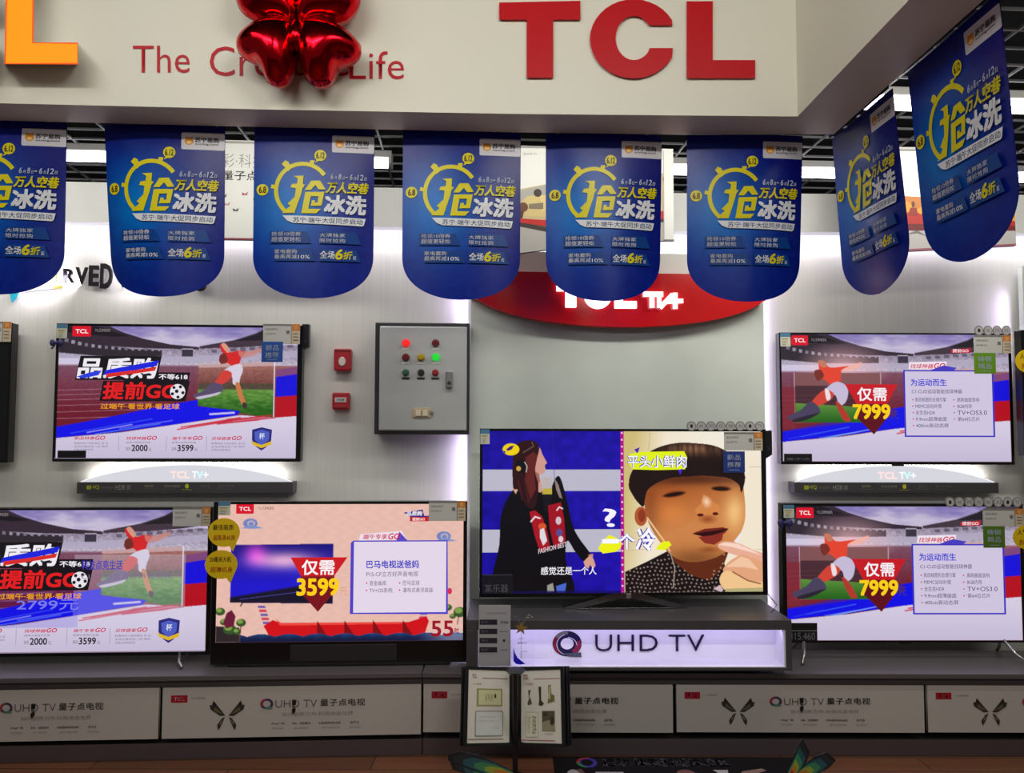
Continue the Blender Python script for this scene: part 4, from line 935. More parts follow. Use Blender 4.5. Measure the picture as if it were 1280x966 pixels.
# ---- backlit wall lettering on the left, shapes swelling like a wave
def halo(name_face, pts_or_text, A, B): pass
LW = (60, 330, 270, 380)
def wave_letters():
    loc, wd, ht = PL.box(20, 330, 270, 380, 0.0); fr = (20, 330, 270, 380)
    t = thing('wall_lettering', 'black backlit wall lettering with a coloured first letter, half hidden by two banners', 'lettering', loc, PL.yaw)
    for ch, x0, x1, y0, y1 in (('R', 82, 96.5, 338, 355.5), ('V', 97, 112, 336, 357), ('E', 113.5, 125.5, 333.5, 359), ('D', 127.5, 142.5, 331, 362), ('T', 149, 164, 332, 360), ('V', 165, 180, 333, 358), ('S', 190, 200, 334, 357), ('E', 202, 211, 335, 356), ('R', 213, 222, 335, 356), ('I', 225, 229, 335, 355), ('E', 232, 241, 334, 356), ('S', 245, 260, 336, 364)):
        A = Art(fr, wd, ht, 0.02); A.text3(ch, x0, y0, x1, y1, (24, 20, 26), 0.012, bold=.03); A.build('letter', SATIN, t)
    A = Art(fr, wd, ht, 0.02)
    A.solid([(66, 334), (74, 334), (73, 352), (76, 356), (80, 355), (80, 362), (72, 363), (66, 357)], (236, 214, 10), 0.02, 0.032); A.build('letter', attr_mat('lit_colour', .4, glow=True, strength=.9), t)
    A = Art(fr, wd, ht, 0.02)
    A.solid([(24, 330), (60, 331), (60, 343), (38, 346), (30, 356), (26, 372), (20, 380), (18, 372), (18, 350)], (20, 190, 220), 0.02, 0.032); A.build('letter', attr_mat('lit_colour', .4, glow=True, strength=.9), t)
    bm = bmesh.new()
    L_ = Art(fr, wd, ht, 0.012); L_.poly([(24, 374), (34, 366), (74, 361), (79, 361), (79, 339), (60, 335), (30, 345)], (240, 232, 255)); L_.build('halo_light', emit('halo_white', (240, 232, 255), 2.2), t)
    area('letter_halo', PL.hit(84, 350, 0.03), 0.46, 3.0, (0.92, 0.88, 1.0), target=PL.hit(84, 350, 0.0), size_y=0.05); area('letter_halo', PL.hit(202, 347, 0.03), 0.40, 2.0, (0.92, 0.88, 1.0), target=PL.hit(202, 347, 0.0), size_y=0.05)
wave_letters()

# ---- red arched sign with white lit letters
fr = (586, 341, 957, 408)
loc, wd, ht = PC.box(*fr, 0.075)
sg_ = thing('arched_sign', 'glossy red arched sign with white glowing letters over the middle television', 'sign', loc, PC.yaw)
A = Art(fr, wd, ht, 0.0)
arc = [(586, 341), (957, 341), (957, 374)] + [(775 + 186 * math.cos(math.radians(a)), 362 + 46.5 * math.sin(math.radians(a)) ) for a in range(16, 166, 5)] + [(586, 371)]
A.solid(arc, (196, 22, 24), -0.06, 0.0); A.build('sign_panel', attr_mat('gloss_red_panel', .12), sg_)
A = Art(fr, wd, ht, 0.0); WL = (255, 250, 255)
A.solid([(694, 356), (718, 356), (718, 366), (718, 385), (705, 385), (705, 365), (694, 365)], WL, 0.002, 0.02)
A.solid([(694, 356), (728, 356), (728, 365), (694, 365)], WL, 0.003, 0.0201)
A.solid([(729 + 0, 372)] + [(745 + 17 * math.cos(math.radians(a)), 370 + 16.5 * math.sin(math.radians(a))) for a in range(175, 15, -10)] + [(757, 372), (745, 377), (736, 372)], WL, 0.002, 0.02)
A.solid([(766, 358), (776, 358), (776, 377), (793, 377), (793, 385.5), (766, 385.5)], WL, 0.002, 0.02)
A.stroke([(801, 368), (826, 368)], 6.5, WL); A.stroke([(812, 368), (812, 385)], 6, WL); A.stroke([(821, 368), (821, 385)], 5.5, WL); A.stroke([(822, 385), (838, 368)], 5.5, WL); A.stroke([(841, 366), (841, 386)], 6, WL); A.stroke([(829, 377), (851, 376)], 5.5, WL)
A.build('lit_lettering', attr_mat('lit_white_letters', .4, glow=True, strength=2.5), sg_)

# ---- televisions
def tv(name, label, plane, outer, scr, pic, words, off, depth=0.055, rim=0.0):
    loc, wd, ht = plane.box(*outer, off); t = thing(name, label, 'television', loc, plane.yaw, None)
    sl, sw, sh = plane.box(*scr, off); d = (sl - loc); sx = d.dot(plane.u); sz = d.z
    boxo('housing', BLACK, t, -wd / 2, 0.004, 0, wd / 2, depth, ht, 0.004)
    bm = bmesh.new(); o_ = [(-wd / 2, 0), (wd / 2, 0), (wd / 2, ht), (-wd / 2, ht)]; i_ = [(sx - sw / 2, sz), (sx + sw / 2, sz), (sx + sw / 2, sz + sh), (sx - sw / 2, sz + sh)]
    vo = [[bm.verts.new((x, y, z)) for x, z in o_] for y in (0.0, 0.006)]; vi = [[bm.verts.new((x, y, z)) for x, z in i_] for y in (0.0, 0.006)]
    for k in range(4):
        j = (k + 1) % 4
        bm.faces.new((vo[0][k], vo[0][j], vi[0][j], vi[0][k])); bm.faces.new((vo[0][j], vo[0][k], vo[1][k], vo[1][j])); bm.faces.new((vi[0][k], vi[0][j], vi[1][j], vi[1][k]))
    fin(bm, 'bezel', BEZEL, t)
    A = Art((pic.fr if pic else scr), sw, sh, -0.003)
    if pic: A.pic(pic)
    else: A.rect(*scr, (6, 6, 7))
    if words: words(A)
    s_ = A.build('screen', SCREEN, t); s_.location = (sx, 0, sz)
    return t, wd, ht
A_PIC = pic_a(); B_PIC = pic_b()
tv('television', 'wall-mounted screen showing the kicking footballer offer, right of the far left dark screen', PL, (68, 405.5, 377, 577), (71.5, 408.5, 371, 573), A_PIC, screen_title, 0.10)
t, wd, ht = tv('television', 'mostly hidden dark screen at the left edge of the picture', PL, (-300, 402, 12.5, 578), (-296, 406, 9.5, 574), None, None, 0.10)
t_r, wd, ht = tv('television', 'wall-mounted screen on the right with a 7999 price over the striker, upper of two', PR, (975, 416, 1266, 580.5), (977.5, 418, 1262.5, 577), B_PIC, stadium_offer, 0.10)
bm = bmesh.new(); box(bm, -.03, -.002, -.008, .03, .006, 0.0, 0.002); fin(bm, 'receiver_bump', BLACK, t_r)
def ghost_words(A):
    screen_title(A)
    A.text('科技点亮生活', 224, 467, 272, 478, (70, 60, 180), bold=.02); A.text('C1-CUD立方好声音电视', 224, 482, 330, 489, (120, 110, 140)); A.text('2799元', 150, 512, 222, 524, (120, 120, 230), bold=.02)
t, wd, ht = tv('television', 'screen on the left counter with a fading footballer offer, cut by the left picture edge', PLT, (-66, 635, 264, 820), (-61, 637.5, 258.5, 815), pic_a(True), ghost_words, 0.0)
def splay(t, x, s, h=0.06, rear=0.12):
    bm = bmesh.new(); tube(bm, [(x, 0.01, 0.012), (x + s * .02, -0.05, -h * .5), (x + s * .05, -0.10, -h + .0085)], 0.007); tube(bm, [(x, 0.03, 0.012), (x + s * .02, rear * .6, -h * .5), (x + s * .04, rear, -h + .0085)], 0.007)
    fin(bm, 'foot', SILVER, t, smooth=True)
def foot_h(t): return t.location.z - CT_Z
CT_Z = 0.372
splay(t, 0.455, 1, foot_h(t)); splay(t, -0.45, -1, foot_h(t))
t, wd, ht = tv('television', 'screen showing a pink dragon boat offer at 3599, standing on the left counter', PLT, (265, 627, 583.5, 829), (271, 630, 579, 801.5), pic_boat(), boat_text, 0.085)
boxo('speaker_bar', mat('speaker_mesh_brown', (30, 22, 22), 0.6), t, -0.22, -0.006, 0.012, 0.26, 0.004, 0.085, 0.002)
boxo('base', BLACK, t, -0.5, 0.0, -foot_h(t) + .001, 0.5, 0.14, 0.002, 0.004)
t, wd, ht = tv('television', 'large middle screen showing a woman in black beside a young man\'s face', PCT, (599.5, 536, 958.5, 745), (603, 539, 952.5, 741), pic_show(), show_text, 0.0)
NZ = 0.62
nzr = t.location.z
bm = bmesh.new(); hh = nzr - NZ
for sx in (-1, 1):
    prism(bm, [(sx * 0.0, 0.02), (sx * .06, 0.02), (sx * 0.285, -hh + .012), (sx * .285, -hh), (sx * .245, -hh), (sx * .03, -0.005), (0, -0.005)][::sx], -0.03, -0.008)
fin(bm, 'stand', CHROME, t); boxo('stand_foot', CHROME, t, -0.285, -0.03, -hh, 0.285, 0.10, -hh + 0.008, 0.003); boxo('stand_badge', SILVER, t, 0.0, -0.035, -0.004, 0.022, -0.012, 0.02, 0.002)
t, wd, ht = tv('television', 'screen on the right counter with a 7999 price over the striker, lower of two', PRT, (978.5, 629.5, 1281, 803), (983.5, 633, 1276.5, 800.5), B_PIC, stadium_offer, 0.0)
splay(t, -0.48, -1, foot_h(t)); splay(t, 0.47, 1, foot_h(t))
bm = bmesh.new(); box(bm, -.03, -.002, -.006, .03, .006, 0.0, 0.002); fin(bm, 'receiver_bump', BLACK, t)
t, wd, ht = tv('television', 'dark edge of a screen cut off by the right edge of the picture', PR, (1278.5, 413, 1560, 570), (1282, 417, 1556, 566), None, None, 0.21)

# ---- flat stuck-on things
def flat(name, label, cat, plane, fr, off, draw, bg=(206, 202, 196), th=0.0012, mt=None, group=None, shape=None, rot=0.0):
    loc, wd, ht = plane.box(*fr, off); A = Art(fr, wd, ht)
    if shape: A.solid(shape, bg, 0.0, th)
    else: A.slab(bg, th)
    if draw: draw(A)
    o = A.build(name, mt or PRINT); o.location = loc; o.rotation_euler = (0, rot, plane.yaw)
    return tag(o, label, cat, group)
def spec_card(x0, y0, x1, y1):
    def d(A):
        A.rect(x1 - 10, y0, x1, y0 + (y1 - y0) * .34, (196, 118, 40)); A.rect(x1 - 10, y0 + (y1 - y0) * .34, x1, y1, (190, 176, 150)); A.rect(x1 - 11, y0, x1 - 10.2, y1, (120, 112, 104))
        A.rect(x0, y0, x1 - 11, y0 + 2.2, (120, 116, 112)); A.text('商品价格标签', x0 + 3, y0 + 5, x0 + 18, y0 + 8, (130, 124, 120)); A.text('品名 规格 产地', x0 + 3, y0 + 11, x0 + 16, y0 + 13.5, (140, 134, 130)); A.rect(x1 - 17, y0 + 8, x1 - 13, y0 + 12, (110, 104, 104))
        for k in range(3): A.rect(x1 - 8.5, y0 + (y1 - y0) * (.46 + k * .16), x1 - 2, y0 + (y1 - y0) * (.5 + k * .16), (130, 106, 80))
        A.text('价', x1 - 7, y0 + 2, x1 - 2.5, y0 + 7, (236, 210, 160))
    return d
def energy(x0, y0, x1, y1):
    def d(A):
        A.rect(x0, y0, x1, y0 + (y1 - y0) * .3, (74, 120, 150)); A.rect(x0 + 1.5, y0 + (y1 - y0) * .4, x1 - 3, y0 + (y1 - y0) * .5, (150, 150, 110))
        for k in range(3): A.rect(x0 + 2, y0 + (y1 - y0) * (.58 + .13 * k), x1 - 4 - k, y0 + (y1 - y0) * (.63 + .13 * k), (120, 140, 120) if k else (190, 150, 80))
    return d
TV_OFF = 0.106
for pl, off, fr, lab in ((PL, TV_OFF, (329, 405, 375, 430), 'white price card on the upper right corner of the left wall screen'), (PL, TV_OFF, (-32, 402, 14, 427), 'white price card on the dark screen at the left picture edge'),
    (PLT, 0.006, (216, 634, 263, 657.5), 'white price card on the corner of the left counter screen cut by the picture'), (PLT, 0.091, (536, 626, 582, 651), 'grey price card on the upper corner of the pink dragon boat screen'),
    (PCT, 0.006, (905, 540, 953, 563), 'grey price card on the upper right corner of the middle screen'), (PR, TV_OFF, (1217, 419, 1263.5, 441.5), 'white price card on the corner of the upper right-hand screen'), (PRT, 0.006, (1228.5, 635.5, 1279, 658), 'grey price card on the corner of the lower right-hand screen')):
    flat('price_card', lab, 'card', pl, fr, off, spec_card(*fr), (186, 184, 178), group='price cards on the screens')
for pl, off, fr, lab in ((PL, TV_OFF, (71, 405, 84, 422.5), 'small energy label on the top left corner of the left wall screen'), (PLT, 0.091, (273, 627, 288, 644), 'small energy label above the yellow speech bubbles'), (PCT, 0.006, (600.5, 536.5, 612, 555), 'small energy label on the top left corner of the middle screen'), (PR, TV_OFF, (975.5, 416, 988, 433), 'small energy label on the corner of the upper right-hand screen'), (PRT, 0.006, (979.5, 631, 992.5, 647), 'small energy label on the corner of the lower right-hand screen')):
    flat('energy_label', lab, 'label', pl, fr, off, energy(*fr), (196, 196, 176), group='energy labels on the screens')
def square(fr, t1, t2, c):
    x0, y0, x1, y1 = fr
    def d(A):
        A.text(t1, x0 + 5, y0 + 4, x1 - 5, y0 + 11, (190, 200, 220), bold=.02); A.text(t2, x0 + 5, y0 + 13, x1 - 5, y0 + 20, (190, 200, 220), bold=.02); A.rect(x0 + 7, y1 - 3.6, x1 - 7, y1 - 3, (150, 160, 190))
    return d
for pl, off, fr, c, t1, t2, lab in ((PL, 0.108, (327, 427, 353.5, 452.5), (34, 76, 150), '新品', '推荐', 'blue square sticker with two lines on the left wall screen'), (PCT, 0.008, (904, 564, 931, 590.5), (30, 54, 124), '新品', '推荐', 'blue square sticker with two lines on the middle screen'),
    (PR, 0.108, (1217.5, 441, 1244.5, 467), (96, 140, 24), '畅销', '精品', 'green square sticker on the upper right-hand screen'), (PRT, 0.008, (1229, 657.5, 1256, 684.5), (78, 112, 26), '畅销', '精品', 'green square sticker on the lower right-hand screen')):
    flat('promotion_sticker', lab, 'sticker', pl, fr, off, square(fr, t1, t2, c), c, group='square stickers on the screens')
# black strips stuck on the lower left screen corners
for pl, off, fr, tx, lab in ((PL, 0.106, (72, 563, 107.5, 574), '', 'black strip on the lower left corner of the left wall screen'), (PR, 0.106, (980, 567, 1015, 577), '量子点', 'black strip with grey writing on the upper right-hand screen'), (PRT, 0.006, (984, 778.5, 1021.5, 801.5), '315.460', 'black strip with grey figures on the lower right-hand screen')):
    flat('corner_strip', lab, 'label', pl, fr, off, (lambda A, fr=fr, tx=tx: (A.rect(fr[0], fr[1] + (fr[3] - fr[1]) * .40, fr[2], fr[1] + (fr[3] - fr[1]) * .44, (130, 126, 130)) if 'figures' in lab else None, A.text(tx, fr[0] + 3, fr[1] + (fr[3] - fr[1]) * .52, fr[2] - 3, fr[3] - 2, (110, 108, 112)) if tx else None)), (20, 17, 20), group='black strips on the screens')
# rows of round function badges standing on the top edges of the screens
def badges(pl, off, x0, x1, y0, y1, n, where, grp):
    wpx = (x1 - x0) / n; names = ['first', 'second', 'third', 'fourth', 'fifth', 'sixth', 'seventh', 'eighth']
    icons = ['圆', '4K', '网', 'HDR', '智', 'AI', '声', 'TV']
    for i in range(n):
        fr = (x0 + i * wpx + .2, y0, x0 + (i + 1) * wpx - .2, y1); cx_, cy_, r = (fr[0] + fr[2]) / 2, (y0 + y1) / 2, (y1 - y0) / 2
        rx = (fr[2] - fr[0]) / 2
        shp = [(cx_ + rx * math.cos(2 * math.pi * k / 22), cy_ + r * math.sin(2 * math.pi * k / 22)) for k in range(22)]
        def d(A, cx_=cx_, cy_=cy_, r=r, rx=rx, i=i):
            A.ell(cx_, cy_, rx * .86, r * .86, (150, 147, 146)); A.ell(cx_, cy_, rx * .74, r * .74, (176, 172, 170))
            if i in (0, 6): A.ell(cx_, cy_, rx * .32, r * .4, (40, 36, 40))
            else: A.text(icons[i], cx_ - rx * .5, cy_ - r * .38, cx_ + rx * .5, cy_ + r * .38, (96, 92, 94))
        flat('function_badge', f'round grey badge, {names[i]} from the left in the row on {where}', 'badge', pl, fr, off + 0.004, d, (120, 117, 117), 0.004, group=grp, shape=shp)
badges(PCT, 0.0, 858, 955.5, 526.5, 538.5, 8, 'the middle screen', 'round badges on the middle screen')
badges(PRT, 0.0, 1181, 1277, 621, 634, 8, 'the lower right-hand screen', 'round badges on the lower right screen')
badges(PR, 0.10, 1217.5, 1263, 407, 419.5, 4, 'the upper right-hand screen', 'round badges on the upper right screen')
# yellow bubbles
def bubble(fr, tail, l1, l2, lab, pl, off):
    x0, y0, x1, y1 = fr; cx_, cy_, rx, ry = (x0 + x1) / 2, (y0 + y1) / 2 - tail * .1, (x1 - x0) / 2, (y1 - y0) / 2 - 3
    shp = [(cx_ + rx * math.cos(math.radians(a)), cy_ + ry * math.sin(math.radians(a))) for a in range(70, 400, 10)] + [(cx_ + 12, y1 + 2), (cx_ + 7, cy_ + ry * .96)]
    def d(A):
        A.text(l1, x0 + 6, cy_ - 10, x1 - 8, cy_ - 3, (66, 44, 16), bold=.02); A.text(l2, x0 + 7, cy_ + 3, x1 - 6, cy_ + 10, (206, 110, 20), bold=.02)
    return flat('speech_bubble', lab, 'sticker', pl, fr, off, d, (214, 178, 12), shape=shp, group='yellow speech bubble stickers')
bubble((260, 645, 300, 687), 6, '最佳画质', '超高清4K屏', 'yellow speech bubble sticker, upper of two beside the pink screen', PLT, 0.095)
bubble((256, 685, 297, 727), 6, '20毫米大机', '超薄机身', 'yellow speech bubble sticker, lower of two beside the pink screen', PLT, 0.097)
bubble((1266, 653, 1304, 690), 2, '人气爆款', '热卖', 'yellow round sticker over the right edge of the lower right screen', PRT, 0.012)
bubble((1269, 433, 1306, 470), 2, '人气爆款', '热卖', 'yellow round sticker at the right picture edge beside the upper right screen', PR, 0.222)
# black clip-on holders at screen sides
for pl, off, x0, y0, x1, y1, lab in ((PL, 0.075, 377.5, 405, 386, 437.5, 'black box clipped on the right side of the left wall screen'), (PCT, -0.02, 957.5, 538, 965, 573, 'black box clipped on the right side of the middle screen')):
    loc, wd, ht = pl.box(x0, y0, x1, y1, off); t = thing('clip_box', lab, 'box', loc, pl.yaw, 'black boxes clipped to screens')
    bm = bmesh.new(); prism(bm, [(-wd / 2, 0), (wd / 2, ht * .14), (wd / 2, ht), (-wd / 2, ht)], 0, 0.04); fin(bm, 'shell', BLACK, t); boxo('button', DKFRAME, t, -wd * .2, -0.002, ht * .3, wd * .2, 0.001, ht * .4, 0.0005)
# little dark bows on two screen corners
def bow(pl, off, cx_, cy_, s, lab):
    loc, wd, ht = pl.box(cx_ - s, cy_ - s * .8, cx_ + s, cy_ + s * .8, off); t = thing('ribbon_bow', lab, 'bow', loc, pl.yaw, 'dark bows on screen corners'); RB = mat('navy_ribbon', (44, 42, 92), .5)
    for sx in (-1, 1):
        bm = bmesh.new(); bmesh.ops.create_uvsphere(bm, u_segments=12, v_segments=8, radius=1)
        for v in bm.verts:
            k = .35 + .65 * min(1, abs(v.co.x + 1) / 1.4); v.co = Vector((sx * (v.co.x + 1) * wd * .24, v.co.y * .008 * k - .004, ht * .55 + v.co.z * ht * .34 * k))
        fin(bm, 'loop', RB, t, smooth=True)
        bm = bmesh.new(); prism(bm, [(0, ht * .5), (sx * wd * .12, ht * .45), (sx * wd * .42, ht * .02), (sx * wd * .25, ht * .0)][::sx], -.003, -.001); fin(bm, 'tail', RB, t)
    bm = bmesh.new(); bmesh.ops.create_uvsphere(bm, u_segments=10, v_segments=8, radius=ht * .16, matrix=Matrix.Translation((0, -.006, ht * .55))); fin(bm, 'knot', RB, t, smooth=True)
bow(PL, TV_OFF, 71, 429, 9, 'small navy bow on the left edge of the left wall screen')
bow(PRT, 0.006, 981, 654, 10, 'small navy bow on the left edge of the lower right-hand screen')

# ---- lit arched shelves under the two wall screens
def light_shelf(pl, x0, x1, y0, y1, xa0, xa1, ya, lab):
    fr = (x0, y0, x1, y1); loc, wd, ht = pl.box(*fr, 0.09); t = thing('wall_shelf', lab, 'shelf', loc, pl.yaw, 'lit shelves under the wall screens')
    boxo('shelf_board', mat('shelf_dark', (62, 60, 62), .4), t, -wd / 2, 0.0, 0, wd / 2, 0.085, ht, 0.002)
    A = Art(fr, wd, ht, 0.0006); W_ = x1 - x0
    A.rect(x0 + 12, y0 + 4, x0 + 18, y0 + 9, (150, 160, 40)); A.text('6+4Q', x0 + 12, y0 + 3.6, x0 + 28, y0 + 9, (190, 190, 70), bold=.04); A.text('真4K超高清', x0 + 30, y0 + 5, x0 + 45, y0 + 8, (110, 110, 108)); A.text('HDR III', x0 + 48, y0 + 3.6, x0 + 66, y0 + 9.4, (140, 140, 138))
    for a, t_, c_ in ((84, 'QLED', (150, 150, 110)), (108, '无边全面屏', (136, 136, 132)), (154, 'AI人工', (120, 118, 116)), (176, '量子点电视', (104, 102, 102))): A.text(t_, x0 + a, y0 + 3.4, x0 + a + (11 if len(t_) < 5 else 20), y0 + 6.4, c_); A.rect(x0 + a - 3, y0 + 8.2, x0 + a + 14, y0 + 8.8, (96, 94, 94))
    A.ell(x0 + 137, y0 + 5, 2.4, 3, (186, 186, 40)); A.rect(x0 + 131, y0 + 9, x0 + 143, y0 + 9.8, (140, 138, 60))
    A.build('spec_print', PRINT, t)
    w2 = wd * (xa1 - xa0) / (x1 - x0); ah = (y0 - ya) * ht / (y1 - y0)
    af = (xa0, ya, xa1, y0); n = 30
    pts = [(xa0 + (xa1 - xa0) * i / n, y0 - (y0 - ya) * (1 - (2 * i / n - 1) ** 2) ** .9) for i in range(n + 1)]
    B = Art(af, w2, ah); B.solid(pts, (236, 236, 240), 0.0, 0.012, (214, 214, 222)); p = B.build('light_panel', attr_mat('shelf_light', .4, glow=True, strength=1.0), t); p.location = (((xa0 + xa1) / 2 - (x0 + x1) / 2) / (x1 - x0) * wd, 0.03, ht)
    B = Art(af, w2, ah, 0.013); xm = (xa0 + xa1) / 2 - 1; B.stroke(pts, 1.1, (244, 244, 246))
    B.text('TCL', xm - 20, ya + 8, xm + 4, ya + 17, (255, 214, 208), bold=.06); B.text('T', xm + 7, ya + 8, xm + 14, ya + 17, (240, 240, 250), bold=.05); B.text('V', xm + 13, ya + 8, xm + 21, ya + 17, (190, 250, 244), bold=.05); B.text('+', xm + 21, ya + 9, xm + 28, ya + 16, (236, 240, 255), bold=.06)
    q = B.build('lettering', attr_mat('shelf_letters', .4, glow=True, strength=1.15), p)
    c = pl.hit((xa0 + xa1) / 2, y0 - 4, 0.05)
    o = area('shelf_glow', c, w2 * .9, 2.0, (1, .98, .97), target=pl.hit((xa0 + xa1) / 2, y0 - 16, 0.0), size_y=0.03)
    zq = (pl.n * 0.75 - Vector((0, 0, 1)) * 0.55).normalized(); xq = pl.u; yq = zq.cross(xq)
    o.matrix_world = Matrix(((xq.x, yq.x, zq.x, c.x), (xq.y, yq.y, zq.y, c.y), (xq.z, yq.z, zq.z, c.z), (0, 0, 0, 1)))
light_shelf(PL, 96, 366, 602.5, 616.5, 98, 364, 581, 'dark shelf with a white lit arch under the left wall screen')
light_shelf(PR, 993, 1248.5, 603, 616, 995, 1246, 582, 'dark shelf with a white lit arch under the upper right-hand screen')

# ---- control box, alarm button and call point on the wall
fr = (468, 403, 587, 543); loc, wd, ht = PL.box(*fr, 0.16)
cb = thing('control_box', 'grey steel control box with indicator lamps on the wall beside the red alarm buttons', 'control box', loc, PL.yaw)
boxo('case', DKFRAME, cb, -wd / 2, 0.012, 0, wd / 2, 0.155, ht, 0.004)
sx_ = wd / 119; sz_ = ht / 140
boxo('door', GREYM, cb, -wd / 2 + 6 * sx_, -0.004, 5 * sz_, wd / 2 - 3.5 * sx_, 0.016, ht - 5 * sz_, 0.006)
def cbp(px, py): return ((px - 527.5) * sx_, (543 - py) * sz_)
def lens(name, px, py, rgb, glow, r=0.017, lab=None):
    x, z = cbp(px, py); bm = bmesh.new(); cyl(bm, (x, -0.004, z), (x, -0.012, z), r * 1.15, r * 1.1, 18); cyl(bm, (x, -0.012, z), (x, -0.024, z), r, r * .72, 18)
    o = fin(bm, name, glow, cb, smooth=False); o['label'] = lab
    boxo('name_plate', WHITEP if name == 'indicator_lamp' else DKFRAME, o, x - .019, -.0055, z - .034, x + .019, -.0035, z - .024, 0.0003)
    return o
lens('indicator_lamp', 507, 429, None, emit('lamp_red_on', (255, 30, 34), 1.0), lab='lit red lamp'); DR = mat('lamp_red_off', (110, 26, 32), .2); lens('indicator_lamp', 544, 429, None, DR, lab='dark red lamp'); lens('indicator_lamp', 507, 447, None, DR, lab='dark red lamp')
lens('indicator_lamp', 526, 447, None, mat('lamp_amber_off', (176, 150, 22), .2), lab='amber lamp'); lens('indicator_lamp', 544.5, 446.5, None, emit('lamp_green_on', (24, 214, 52), 1.0), lab='lit green lamp')
lens('push_button', 507, 466, None, mat('button_green', (40, 96, 62), .35), .015, 'green button'); lens('push_button', 526, 466, None, mat('selector_black', (36, 34, 36), .35), .015, 'black selector'); lens('push_button', 544, 466, None, mat('button_red', (150, 30, 40), .35), .015, 'red button')
x, z = cbp(561.5, 474); hd = boxo('handle', SILVER, cb, x - .017, -.022, z - .045, x + .017, -.004, z + .04, 0.006); bm = bmesh.new(); cyl(bm, (x, -.022, z - .02), (x, -.026, z - .02), .009, n=14); fin(bm, 'lock', DKFRAME, hd)
x, z = cbp(527.5, 516); wn = boxo('breaker_window', mat('breaker_tan', (190, 170, 140), .4), cb, x - .045, -.009, z - .024, x + .045, -.004, z + .024, 0.002)
for k in range(2): boxo('breaker', mat('breaker_white', (220, 206, 180), .4), wn, x - .03 + k * .034, -.016, z - .016, x - .004 + k * .034, -.008, z + .014, 0.002)
boxo('rail_clip', SILVER, wn, x + .04, -.014, z - .008, x + .056, -.005, z + .008, .002)
def alarm(fr, lab, oval, name):
    loc, wd, ht = PL.box(*fr, 0.05); t = thing(name, lab, 'alarm', loc, PL.yaw); boxo('housing', REDP, t, -wd / 2, 0, 0, wd / 2, 0.048, ht, 0.008)
    if oval:
        bm = bmesh.new(); cyl(bm, (0, .001, ht * .40), (0, -.008, ht * .40), wd * .22, wd * .18, 24)
        for v in bm.verts: v.co.z = ht * .40 + (v.co.z - ht * .40) * 1.35
        fin(bm, 'strobe_lens', mat('clear_lens', (206, 198, 190), .15), t); boxo('top_band', mat('red_plastic_dark', (140, 18, 30), .4), t, -wd * .46, -.003, ht * .86, wd * .46, .002, ht * .96, .001)
    else:
        fr2 = (fr[0] + 3.5, fr[1] + 6.5, fr[2] - 4.5, fr[1] + 12.5); A = Art((0, 0, 40, 18), wd * .66, ht * .27, 0.0); A.slab((196, 190, 186), .003); A.text('消防报警', 6, 4, 34, 14, (90, 84, 84), bold=.02); p = A.build('label_plate', PRINT, t); p.location = (0, 0, ht * .44); boxo('flap', mat('red_plastic_dark', (140, 18, 30), .4), t, -wd * .36, -.004, ht * .08, wd * .36, .001, ht * .22, .002)
alarm((417, 435.5, 438.5, 463), 'red alarm strobe with an oval lens on the wall, upper of two red boxes', True, 'alarm_strobe'); alarm((415, 490.5, 436.5, 512), 'red alarm call point with a white label, lower of two red boxes', False, 'alarm_button')

# ---- counters and printed cabinet fronts
def counter(plane, x0, x1, label, side):
    a = plane.hit(x0, 840); b = plane.hit(x1, 840); a.z = b.z = 0; ln = (b - a).dot(plane.u); t = thing('counter_top', label, 'counter', a, plane.yaw, None)
    boxo('top_board', DARK, t, 0, -0.01, CT_Z - 0.022, ln, 0.36, CT_Z, 0.003); boxo('shadow_rail', mat('charcoal_rail', (58, 53, 54), .5), t, 0, 0.004, CT_Z - 0.052, ln, 0.30, CT_Z - 0.022, 0.002); b_ = boxo('baseboard_' + side, mat('charcoal_plinth', (78, 66, 68), .5), None, 0, 0.03, 0.0, ln, 0.30, 0.07, 0.002); b_.location = a; b_.rotation_euler = (0, 0, plane.yaw); structure(b_)
counter(PLC, -330, 527.5, 'charcoal counter top running under the left screens', 'left'); counter(PRC, 528.2, 1560, 'charcoal counter top running under the middle and right screens', 'right')
CF = (202, 844, 527, 923)
